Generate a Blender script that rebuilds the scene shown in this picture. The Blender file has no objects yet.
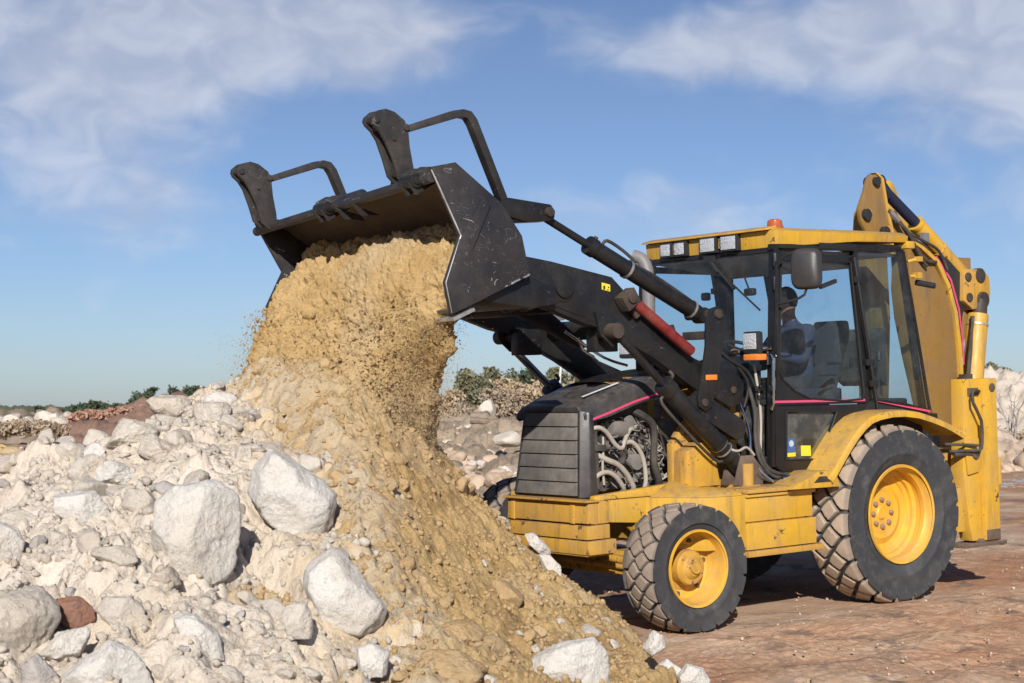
import bpy, bmesh, math, random
import numpy as np
from mathutils import Vector, Matrix

S = bpy.context.scene
COL = S.collection
rad = math.radians
random.seed(7)
RNG = np.random.default_rng(11)

# ------------------------------------------------------------------ camera
YAW = -2.22150155; PITCH = rad(2.3068)
CAM = Vector((10.34654, 9.57514, 1.53502))
HF = np.array([math.cos(YAW), math.sin(YAW)])          # horizontal forward
HR = np.array([math.sin(YAW), -math.cos(YAW)])         # horizontal right
cam = bpy.data.cameras.new('camera'); co = bpy.data.objects.new('camera', cam); COL.objects.link(co)
fw = Vector((math.cos(PITCH)*math.cos(YAW), math.cos(PITCH)*math.sin(YAW), math.sin(PITCH)))
rt = Vector((math.sin(YAW), -math.cos(YAW), 0)); up = rt.cross(fw)
co.matrix_world = Matrix(((rt.x, up.x, -fw.x, CAM.x), (rt.y, up.y, -fw.y, CAM.y), (rt.z, up.z, -fw.z, CAM.z), (0, 0, 0, 1)))
cam.sensor_width = 36; cam.lens = 1650.8/1024*36; cam.clip_end = 5000; cam.clip_start = .1
cam.dof.use_dof = True; cam.dof.focus_distance = 11.3; cam.dof.aperture_fstop = 8
S.camera = co

# ------------------------------------------------------------------ world and sun
SUN_EL, SUN_AZ = 26.0, 50.0                             # azimuth from +X towards +Y
w = bpy.data.worlds.new('World'); S.world = w; w.use_nodes = True
nt = w.node_tree; N = nt.nodes; L = nt.links; N.clear()
out = N.new('ShaderNodeOutputWorld'); bg = N.new('ShaderNodeBackground'); L.new(bg.outputs[0], out.inputs[0])
sky = N.new('ShaderNodeTexSky'); sky.sky_type = 'NISHITA'; sky.sun_disc = False
sky.sun_elevation = rad(SUN_EL); sky.sun_rotation = rad(90-SUN_AZ)
sky.air_density = 1.0; sky.dust_density = .35; sky.ozone_density = 2.2
bg.inputs[1].default_value = .068
geo = N.new('ShaderNodeNewGeometry'); tc = N.new('ShaderNodeTexCoord')
def nmath(nt, op, a, b=None, c=None, clamp=False):
    n = nt.nodes.new('ShaderNodeMath'); n.operation = op; n.use_clamp = clamp
    for i, v in enumerate((a, b, c)):
        if v is None: continue
        if isinstance(v, (int, float)): n.inputs[i].default_value = v
        else: nt.links.new(v, n.inputs[i])
    return n.outputs[0]
def nmix(nt, f, a, b, mode='MIX'):
    n = nt.nodes.new('ShaderNodeMix'); n.data_type = 'RGBA'; n.blend_type = mode
    if isinstance(f, (int, float)): n.inputs[0].default_value = f
    else: nt.links.new(f, n.inputs[0])
    for i, v in ((6, a), (7, b)):
        if isinstance(v, tuple): n.inputs[i].default_value = (*v[:3], 1)
        else: nt.links.new(v, n.inputs[i])
    return n.outputs[2]
def vec(nt, v, op='NORMALIZE', b=None):
    n = nt.nodes.new('ShaderNodeVectorMath'); n.operation = op; nt.links.new(v, n.inputs[0])
    if b is not None: n.inputs[1].default_value = b
    return n.outputs['Value'] if op == 'DOT_PRODUCT' else n.outputs[0]
D = vec(nt, tc.outputs['Generated'])
# flat cloud deck: project the view direction on a plane high up
sep = N.new('ShaderNodeSeparateXYZ'); L.new(D, sep.inputs[0])
def cloud_noise(scale, det, zs, off, lo, hi, dist=.6):
    mp = N.new('ShaderNodeMapping'); L.new(D, mp.inputs[0]); mp.inputs['Scale'].default_value = (1, 1, zs); mp.inputs['Location'].default_value = off
    n = N.new('ShaderNodeTexNoise'); n.inputs['Scale'].default_value = scale; n.inputs['Detail'].default_value = det
    n.inputs['Roughness'].default_value = .5; n.inputs['Distortion'].default_value = dist; L.new(mp.outputs[0], n.inputs[0])
    r = N.new('ShaderNodeMapRange'); r.interpolation_type = 'SMOOTHSTEP'; r.inputs[1].default_value = lo; r.inputs[2].default_value = hi
    L.new(n.outputs[0], r.inputs[0]); return r.outputs[0]
def sky_dir(px, py):
    d = fw*1650.8 + rt*(px-512) + up*(341.5-py); d.normalize(); return d
def blob(px, py, rx, ry):
    """soft elliptical cloud bank around one direction of the sky, size in radians"""
    c = sky_dir(px, py)
    r = Vector((-c.y, c.x, 0)).normalized(); u = c.cross(r).normalized()
    a = nmath(nt, 'DIVIDE', vec(nt, D, 'DOT_PRODUCT', tuple(r)), rx)
    b = nmath(nt, 'DIVIDE', vec(nt, D, 'DOT_PRODUCT', tuple(u)), ry)
    q = nmath(nt, 'ADD', nmath(nt, 'MULTIPLY', a, a), nmath(nt, 'MULTIPLY', b, b))
    front = nmath(nt, 'GREATER_THAN', vec(nt, D, 'DOT_PRODUCT', tuple(c)), 0)
    return nmath(nt, 'MULTIPLY', nmath(nt, 'POWER', 2.718, nmath(nt, 'MULTIPLY', q, -1)), front)
k = 1/1650.8
banks = None
for (px, py, rx, ry, s) in ((190, 25, 260*k, 66*k, 1.15), (110, 85, 120*k, 44*k, .85), (340, 15, 150*k, 44*k, .9), (880, 50, 210*k, 56*k, 1.1),
                            (730, 45, 100*k, 40*k, .55), (1000, 20, 120*k, 60*k, .8), (150, 185, 100*k, 45*k, .5), (660, 215, 230*k, 50*k, .62), (700, 195, 80*k, 30*k, .2), (-250, 90, .2, .1, .8), (1350, 160, .2, .1, .8), (230, 240, 110*k, 60*k, .45), (200, 330, 160*k, 50*k, .45), (520, 300, 160*k, 50*k, .4), (390, 80, 90*k, 40*k, .45), (1020, 95, 70*k, 40*k, .7)):
    b = nmath(nt, 'MULTIPLY', blob(px, py, rx, ry), s)
    banks = b if banks is None else nmath(nt, 'ADD', banks, b)
n1 = cloud_noise(7.5, 8, 2.0, (3.1, 1.2, .4), .30, .72, .35)
n2 = cloud_noise(26, 6, 1.6, (1.1, 4.2, .4), .3, .75)
tex = nmath(nt, 'ADD', nmath(nt, 'MULTIPLY', n1, .8), nmath(nt, 'MULTIPLY', n2, .25))
cl = nmath(nt, 'SUBTRACT', nmath(nt, 'ADD', nmath(nt, 'MULTIPLY', banks, 1.0), nmath(nt, 'MULTIPLY', tex, .95)), .86)
rr = N.new('ShaderNodeMapRange'); rr.interpolation_type = 'SMOOTHSTEP'; L.new(cl, rr.inputs[0]); rr.inputs[1].default_value = .0; rr.inputs[2].default_value = 1.0
mask = nmath(nt, 'MULTIPLY', rr.outputs[0], .66)
rz = N.new('ShaderNodeMapRange'); rz.interpolation_type = 'SMOOTHSTEP'; L.new(sep.outputs[2], rz.inputs[0]); rz.inputs[1].default_value = -.02; rz.inputs[2].default_value = .26
tint = nmix(nt, rz.outputs[0], (.76, .93, 1.36), (.80, .83, 1.03))
skyc = nmix(nt, 1.0, sky.outputs[0], tint, 'MULTIPLY')
cloudc = nmix(nt, n2, (6.6, 7.1, 8.6), (9.6, 9.9, 10.9))
L.new(nmix(nt, mask, skyc, cloudc), bg.inputs[0])

sd = Vector((math.cos(rad(SUN_EL))*math.cos(rad(SUN_AZ)), math.cos(rad(SUN_EL))*math.sin(rad(SUN_AZ)), math.sin(rad(SUN_EL))))
sl = bpy.data.lights.new('sun', 'SUN'); sl.energy = 5.0; sl.angle = rad(.53); sl.color = (1, .95, .88)
so = bpy.data.objects.new('sun', sl); COL.objects.link(so); so.rotation_euler = sd.to_track_quat('Z', 'Y').to_euler(); so.location = (0, 0, 40)
S.view_settings.view_transform = 'Standard'; S.view_settings.look = 'None'; S.view_settings.exposure = 0.16; S.view_settings.gamma = 1
S.render.engine = 'CYCLES'
S.cycles.max_bounces = 6; S.cycles.transparent_max_bounces = 12
S.render.resolution_x = 1024; S.render.resolution_y = 683

# ------------------------------------------------------------------ numpy noise
_P = np.random.default_rng(5).permutation(256).astype(np.int64); _P = np.concatenate([_P, _P, _P])
_G = np.random.default_rng(6).normal(size=(256, 3)); _G /= np.linalg.norm(_G, axis=1)[:, None]
def perlin(p):
    p = np.asarray(p, float); i = np.floor(p).astype(np.int64); f = p-i; i &= 255
    u = f*f*f*(f*(f*6-15)+10); r = 0
    for dx in (0, 1):
        for dy in (0, 1):
            for dz in (0, 1):
                h = _P[_P[_P[(i[..., 0]+dx) & 255]+((i[..., 1]+dy) & 255)]+((i[..., 2]+dz) & 255)]
                g = _G[h & 255]
                d = g[..., 0]*(f[..., 0]-dx)+g[..., 1]*(f[..., 1]-dy)+g[..., 2]*(f[..., 2]-dz)
                wgt = (u[..., 0] if dx else 1-u[..., 0])*(u[..., 1] if dy else 1-u[..., 1])*(u[..., 2] if dz else 1-u[..., 2])
                r = r + d*wgt
    return r*1.5
def fbm(p, o=4, gain=.5):
    a = 1; s = 0; q = np.asarray(p, float)
    for _ in range(o): s = s + a*perlin(q); q = q*2.03+17.3; a *= gain
    return s
_R = np.random.default_rng(8).random((256, 4))
def worley(p, jit=.9):
    """F1, F2 and a random number of the nearest cell"""
    p = np.asarray(p, float); i = np.floor(p).astype(np.int64)
    F1 = np.full(p.shape[:-1], 9.); F2 = F1.copy(); ID = np.zeros(p.shape[:-1])
    rng3 = range(-1, 2); dims = p.shape[-1]
    for dx in rng3:
        for dy in rng3:
            for dz in (rng3 if dims == 3 else (0,)):
                c = i + np.array([dx, dy, dz][:dims])
                h = _P[_P[(c[..., 0] & 255)]+(c[..., 1] & 255)]
                if dims == 3: h = _P[h+(c[..., 2] & 255)]
                q = c+.5+(_R[h][..., :dims]-.5)*jit
                d = np.sqrt(((q-p)**2).sum(-1))
                m = d < F1
                F2 = np.where(m, F1, np.minimum(F2, d)); ID = np.where(m, _R[h][..., 3], ID); F1 = np.where(m, d, F1)
    return F1, F2, ID
def sstep(a, b, x):
    t = np.clip((x-a)/(b-a), 0, 1); return t*t*(3-2*t)

# ------------------------------------------------------------------ materials
def newmat(name):
    m = bpy.data.materials.new(name); m.use_nodes = True
    return m, m.node_tree, m.node_tree.nodes['Principled BSDF']
def noise(nt, scale, det=5, rough=.55, src=None, dist=0):
    n = nt.nodes.new('ShaderNodeTexNoise'); n.inputs['Scale'].default_value = scale; n.inputs['Detail'].default_value = det
    n.inputs['Roughness'].default_value = rough; n.inputs['Distortion'].default_value = dist
    if src is None:
        t = nt.nodes.new('ShaderNodeTexCoord'); src = t.outputs['Object']
    nt.links.new(src, n.inputs[0]); return n.outputs[0]
def ramp(nt, v, lo, hi, a=0., b=1.):
    r = nt.nodes.new('ShaderNodeMapRange'); r.inputs[1].default_value = lo; r.inputs[2].default_value = hi
    r.inputs[3].default_value = a; r.inputs[4].default_value = b; nt.links.new(v, r.inputs[0]); return r.outputs[0]
def bump(nt, h, strength, dist, bs, prev=None):
    b = nt.nodes.new('ShaderNodeBump'); b.inputs['Strength'].default_value = strength; b.inputs['Distance'].default_value = dist
    nt.links.new(h, b.inputs['Height'])
    if prev is not None: nt.links.new(prev, b.inputs['Normal'])
    nt.links.new(b.outputs[0], bs.inputs['Normal']); return b.outputs[0]
def mat_paint(name, col, dust=(.42, .30, .19), dustamt=.35, chip=(.09, .05, .03), chipamt=.5, rough=.42, scratch=0., spec=.5):
    m, nt, bs = newmat(name)
    n1 = noise(nt, 2.6, 6, .65); n2 = noise(nt, 19, 5, .7); n3 = noise(nt, 7, 8, .75)
    d = nmath(nt, 'MULTIPLY', ramp(nt, n1, .38, .72), ramp(nt, n2, .3, .7, .35, 1.)); d = nmath(nt, 'MULTIPLY', d, dustamt, clamp=True)
    shade = nmix(nt, ramp(nt, n3, .3, .7), tuple(c*.86 for c in col), tuple(min(1, c*1.08) for c in col))
    c = nmix(nt, d, shade, dust)
    # upward faces carry the dust
    g = nt.nodes.new('ShaderNodeNewGeometry'); s = nt.nodes.new('ShaderNodeSeparateXYZ'); nt.links.new(g.outputs['Normal'], s.inputs[0])
    upm = nmath(nt, 'MULTIPLY', ramp(nt, s.outputs[2], .45, 1.), nmath(nt, 'MULTIPLY', ramp(nt, n2, .35, .65), dustamt*1.2), clamp=True)
    c = nmix(nt, upm, c, dust)
    chips = nmath(nt, 'MULTIPLY', ramp(nt, n3, .70-.06*chipamt, .715-.06*chipamt), ramp(nt, n2, .45, .5))
    c = nmix(nt, chips, c, chip)
    tcs = nt.nodes.new('ShaderNodeTexCoord'); mps = nt.nodes.new('ShaderNodeMapping'); mps.inputs['Scale'].default_value = (9, 9, 1.1); nt.links.new(tcs.outputs['Object'], mps.inputs[0])
    st = nmath(nt, 'MULTIPLY', ramp(nt, noise(nt, 1.0, 6, .7, mps.outputs[0], .3), .50, .68), min(.55, dustamt*.8)); c = nmix(nt, st, c, tuple(x*.5 for x in dust))
    if scratch:
        t = nt.nodes.new('ShaderNodeTexCoord')
        tot = None
        for a, sc in ((.6, 1.0), (-.9, 1.7), (1.5, 2.6)):
            mp = nt.nodes.new('ShaderNodeMapping'); mp.inputs['Rotation'].default_value = (0, a, .3); mp.inputs['Scale'].default_value = (1.3*sc, 1, 2.6*sc); mp.inputs['Location'].default_value = (a*3, sc, a)
            nt.links.new(t.outputs['Object'], mp.inputs[0])
            q = noise(nt, 1.9, 2, .5, mp.outputs[0], .6); q = nmath(nt, 'LESS_THAN', nmath(nt, 'ABSOLUTE', nmath(nt, 'SUBTRACT', q, .5)), .0022)
            q = nmath(nt, 'MULTIPLY', q, nmath(nt, 'GREATER_THAN', noise(nt, 5+sc*3, 3, .6), .60-.012*scratch))
            tot = q if tot is None else nmath(nt, 'MAXIMUM', tot, q)
        tot = nmath(nt, 'MULTIPLY', tot, min(.75, .25*scratch))
        c = nmix(nt, tot, c, (.34, .34, .35))
    nt.links.new(c, bs.inputs['Base Color'])
    nt.links.new(nmath(nt, 'ADD', nmath(nt, 'MULTIPLY', d, .5), rough, clamp=True), bs.inputs['Roughness'])
    bs.inputs['Specular IOR Level'].default_value = spec
    bump(nt, n2, .12, .01, bs)
    return m
def mat_plain(name, col, rough=.5, metal=0., bumps=0., bscale=40, var=.15, emis=None):
    m, nt, bs = newmat(name)
    n = noise(nt, bscale, 4)
    c = nmix(nt, ramp(nt, n, .3, .7), tuple(x*(1-var) for x in col), tuple(min(1, x*(1+var)) for x in col))
    nt.links.new(c, bs.inputs['Base Color']); bs.inputs['Roughness'].default_value = rough; bs.inputs['Metallic'].default_value = metal
    if bumps: bump(nt, n, bumps, .01, bs)
    return m
YEL = mat_paint('yellow_paint', (.63, .355, .026), dust=(.36, .25, .15), dustamt=.62, chipamt=1.5, rough=.38)
YELD = mat_paint('yellow_paint_dusty', (.57, .31, .035), dust=(.30, .19, .10), dustamt=1.0, chip=(.12, .06, .035), chipamt=2.0, rough=.6)
YELR = mat_paint('yellow_rim_paint', (.72, .385, .022), dustamt=.45, chipamt=.6, rough=.42)
BOOMM = mat_paint('shaded_boom_paint', (.26, .14, .024), dust=(.19, .13, .08), dustamt=.9, chipamt=.6, rough=.7)  # dusty yellow boom paint, with shade put into the colour as darker brown
BLK = mat_paint('black_paint', (.009, .009, .010), dust=(.058, .052, .046), dustamt=.4, chip=(.12, .09, .07), chipamt=.7, rough=.38, scratch=.6)
BLKB = mat_paint('bucket_black_paint', (.020, .020, .023), dust=(.085, .07, .06), dustamt=.6, chip=(.25, .24, .23), chipamt=.9, rough=.42, scratch=2.2)
BUCKIN = mat_paint('bucket_worn_steel', (.07, .05, .036), dust=(.20, .145, .09), dustamt=.8, chip=(.06, .04, .03), chipamt=.9, rough=.6)
PINM = mat_paint('greasy_pin_steel', (.035, .028, .024), dust=(.13, .095, .07), dustamt=.8, chip=(.3, .28, .26), chipamt=.6, rough=.5)
RUSTY = mat_paint('rusty_dirty_steel', (.07, .05, .038), dust=(.26, .18, .12), dustamt=.75, chip=(.02, .015, .012), chipamt=1.2, rough=.7)
CABB = mat_paint('cab_black_paint', (.010, .010, .011), dust=(.07, .06, .05), dustamt=.25, chipamt=.1, rough=.22)
GRIL = mat_paint('dusty_grille_plastic', (.095, .09, .085), dust=(.27, .235, .20), dustamt=1.0, chipamt=.1, rough=.65)
HOOD = mat_paint('dusty_black_hood', (.022, .022, .024), dust=(.15, .13, .115), dustamt=.6, chipamt=.1, rough=.42)
RED = mat_paint('red_paint', (.20, .010, .016), dustamt=.3, chipamt=.2, rough=.4)
GREY = mat_paint('grey_exhaust', (.17, .17, .18), dustamt=.25, chipamt=.3, rough=.5)
PLAS = mat_plain('black_plastic', (.022, .022, .024), .5, bumps=.1)
RUB = mat_plain('rubber_seal', (.012, .012, .013), .6)
CHR = mat_plain('chromed_rod', (.62, .62, .64), .16, 1.0, var=.05)
STEEL = mat_plain('worn_edge_steel', (.50, .49, .47), .4, .7, var=.3, bscale=14)
HOSE = mat_paint('dusty_hose', (.022, .021, .02), dust=(.17, .14, .11), dustamt=.8, chipamt=0, rough=.65)
HOSEL = mat_paint('pale_hose', (.38, .34, .29), dust=(.42, .35, .27), dustamt=.6, chipamt=.4, rough=.6)
ENG = mat_paint('dirty_engine_metal', (.17, .16, .15), dust=(.33, .27, .21), dustamt=.9, chipamt=1.2, rough=.6)
ENGD = mat_paint('dark_engine_metal', (.03, .03, .03), dust=(.20, .16, .13), dustamt=.7, chipamt=1.0, rough=.6)
PINK = mat_plain('pink_decal', (.62, .07, .16), .45, var=.08)
WHITE = mat_plain('white_decal', (.62, .62, .58), .5, var=.15)
DECY = mat_plain('yellow_decal', (.80, .62, .04), .45, var=.05)
DECB = mat_plain('blue_decal', (.05, .12, .32), .45, var=.1)
DECW = mat_plain('pale_label', (.45, .5, .52), .45, var=.1)
AMB = mat_plain('amber_lens', (.75, .22, .03), .2, var=.1)
BEAC = mat_plain('beacon_lens', (.42, .10, .03), .18, var=.2)
MIRG = mat_paint('mirror_shell', (.035, .035, .037), dustamt=.08, chipamt=0, rough=.45)
LINER = mat_plain('cab_liner', (.42, .42, .45), .8)
SEATM = mat_plain('seat_fabric', (.035, .037, .045), .85, bumps=.2)
def mat_lens():
    m, nt, bs = newmat('lamp_glass'); v = nt.nodes.new('ShaderNodeTexVoronoi'); v.inputs['Scale'].default_value = 70
    t = nt.nodes.new('ShaderNodeTexCoord'); nt.links.new(t.outputs['Object'], v.inputs[0])
    nt.links.new(nmix(nt, v.outputs['Distance'], (.82, .84, .86), (.5, .52, .55)), bs.inputs['Base Color'])
    bs.inputs['Roughness'].default_value = .12; bs.inputs['Metallic'].default_value = .35; bump(nt, v.outputs['Distance'], .5, .01, bs); return m
LENS = mat_lens()
def mat_glass(name, tint, gloss=.09, dirt=.10):
    m, nt, bs = newmat(name); nt.nodes.remove(bs); o = nt.nodes['Material Output']
    tr = nt.nodes.new('ShaderNodeBsdfTransparent'); tr.inputs[0].default_value = (*[t_**.5 for t_ in tint], 1)
    gl = nt.nodes.new('ShaderNodeBsdfGlossy'); gl.inputs['Roughness'].default_value = .02
    df = nt.nodes.new('ShaderNodeBsdfDiffuse'); df.inputs[0].default_value = (.38, .34, .3, 1)
    n = noise(nt, 5, 7, .7)
    m1 = nt.nodes.new('ShaderNodeMixShader'); nt.links.new(ramp(nt, n, .45, .8, dirt*.12, dirt*.8), m1.inputs[0]); nt.links.new(tr.outputs[0], m1.inputs[1]); nt.links.new(df.outputs[0], m1.inputs[2])
    gback = nt.nodes.new('ShaderNodeNewGeometry'); fr = nt.nodes.new('ShaderNodeFresnel'); fr.inputs[0].default_value = 1.5
    m2 = nt.nodes.new('ShaderNodeMixShader'); nt.links.new(nmath(nt, 'MULTIPLY', nmath(nt, 'MULTIPLY', fr.outputs[0], .8), nmath(nt, 'SUBTRACT', 1.0, gback.outputs['Backfacing'])), m2.inputs[0]); nt.links.new(m1.outputs[0], m2.inputs[1]); nt.links.new(gl.outputs[0], m2.inputs[2])
    nt.links.new(m2.outputs[0], o.inputs[0]); return m
GLS = mat_glass('cab_glass', (.72, .83, .90))
GLSD = mat_glass('dusty_cab_glass', (.55, .66, .64), dirt=.5)
def mat_tyre(name, tread, side):
    m, nt, bs = newmat(name)
    at = nt.nodes.new('ShaderNodeAttribute'); at.attribute_name = 'lug'
    n1 = noise(nt, 9, 5, .65); n2 = noise(nt, 45, 4); n3 = noise(nt, 3, 4)
    top = nmix(nt, ramp(nt, n1, .3, .75), tuple(c*.8 for c in tread), tuple(c*1.15 for c in tread))
    sd_ = nmix(nt, nmath(nt, 'MULTIPLY', ramp(nt, n1, .5, .78), .55), side, (.16, .145, .13))
    sd_ = nmix(nt, nmath(nt, 'MULTIPLY', ramp(nt, n3, .5, .8), .45), sd_, (.11, .105, .10))
    c = nmix(nt, at.outputs['Fac'], sd_, top)
    nt.links.new(c, bs.inputs['Base Color']); bs.inputs['Roughness'].default_value = .78; bump(nt, n2, .3, .008, bs); return m
TYR = mat_tyre('front_tyre_rubber', (.30, .235, .185), (.036, .037, .040))
TYRR = mat_tyre('rear_tyre_rubber', (.42, .325, .24), (.036, .038, .042))
def mat_rock(name, c1, c2, c3, sc=3., bs_=.5, fine=60, stain=.35):
    m, nt, bs = newmat(name)
    g = nt.nodes.new('ShaderNodeNewGeometry'); pos = g.outputs['Position']
    n1 = noise(nt, sc, 7, .62, pos, .4); n2 = noise(nt, sc*7, 6, .7, pos); n3 = noise(nt, fine, 5, .7, pos); n4 = noise(nt, sc*.5, 4, .5, pos)
    c = nmix(nt, ramp(nt, n1, .36, .66), c1, c2)
    c = nmix(nt, nmath(nt, 'MULTIPLY', ramp(nt, n4, .50, .66), stain, clamp=True), c, c3)
    c = nmix(nt, nmath(nt, 'MULTIPLY', ramp(nt, n2, .53, .70), .5), c, tuple(x*.60 for x in c2))
    c = nmix(nt, nmath(nt, 'MULTIPLY', ramp(nt, n3, .5, .75), .25), c, tuple(min(1, x*1.25) for x in c1))
    nt.links.new(c, bs.inputs['Base Color']); bs.inputs['Roughness'].default_value = .95; bs.inputs['Specular IOR Level'].default_value = .15
    n5 = noise(nt, sc*16, 6, .75, pos)
    p = bump(nt, n2, bs_, .035, bs); p = bump(nt, n5, bs_, .018, bs, p); bump(nt, n3, bs_*.8, .008, bs, p); return m
LIME = mat_rock('pale_limestone', (.71, .64, .55), (.60, .53, .445), (.53, .42, .29), bs_=.8)
LIMEW = mat_rock('white_limestone', (.80, .76, .70), (.71, .66, .59), (.60, .49, .35), stain=.3, bs_=.8)
LIMEG = mat_rock('grey_limestone', (.47, .43, .39), (.37, .34, .32), (.30, .22, .17))
REDR = mat_rock('reddish_stone', (.33, .15, .09), (.22, .12, .09), (.38, .30, .24))
def mix_attr(m, attr, col):
    nt = m.node_tree; bs = nt.nodes['Principled BSDF']; src = bs.inputs['Base Color'].links[0].from_socket
    at = nt.nodes.new('ShaderNodeAttribute'); at.attribute_name = attr; g = nt.nodes.new('ShaderNodeNewGeometry')
    f = nmath(nt, 'MULTIPLY', at.outputs['Fac'], ramp(nt, noise(nt, 6, 6, .7, g.outputs['Position']), .35, .55), clamp=True)
    nt.links.new(nmix(nt, f, src, col), bs.inputs['Base Color'])
RUBBLE = mat_rock('rubble_soil', (.73, .645, .54), (.63, .54, .435), (.56, .44, .30), sc=1.6, bs_=.8)
SAND = mat_rock('yellow_sand', (.63, .44, .21), (.50, .325, .135), (.63, .50, .33), sc=2.2, bs_=1.0, fine=55, stain=.6)
mix_attr(RUBBLE, 'sandy', (.58, .43, .24)); mix_attr(SAND, 'chalky', (.66, .57, .44)); mix_attr(SAND, 'damp', (.33, .205, .10))
CLOD = mat_rock('sandy_clod', (.60, .42, .22), (.48, .32, .16), (.61, .49, .34), sc=4, bs_=.7)
REDE = mat_rock('red_earth', (.33, .20, .145), (.24, .155, .115), (.40, .29, .21), sc=.9, fine=12)
BROWNR = mat_rock('brown_rock', (.56, .43, .31), (.42, .31, .23), (.63, .54, .44), sc=.8, fine=25)
BACKR = mat_rock('far_rubble', (.42, .33, .24), (.27, .21, .155), (.52, .40, .28), sc=1.1, fine=20, bs_=.9)
WALLM = mat_rock('quarry_wall', (.56, .49, .41), (.46, .39, .32), (.40, .34, .27), sc=.35, fine=9, bs_=.7)

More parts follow.
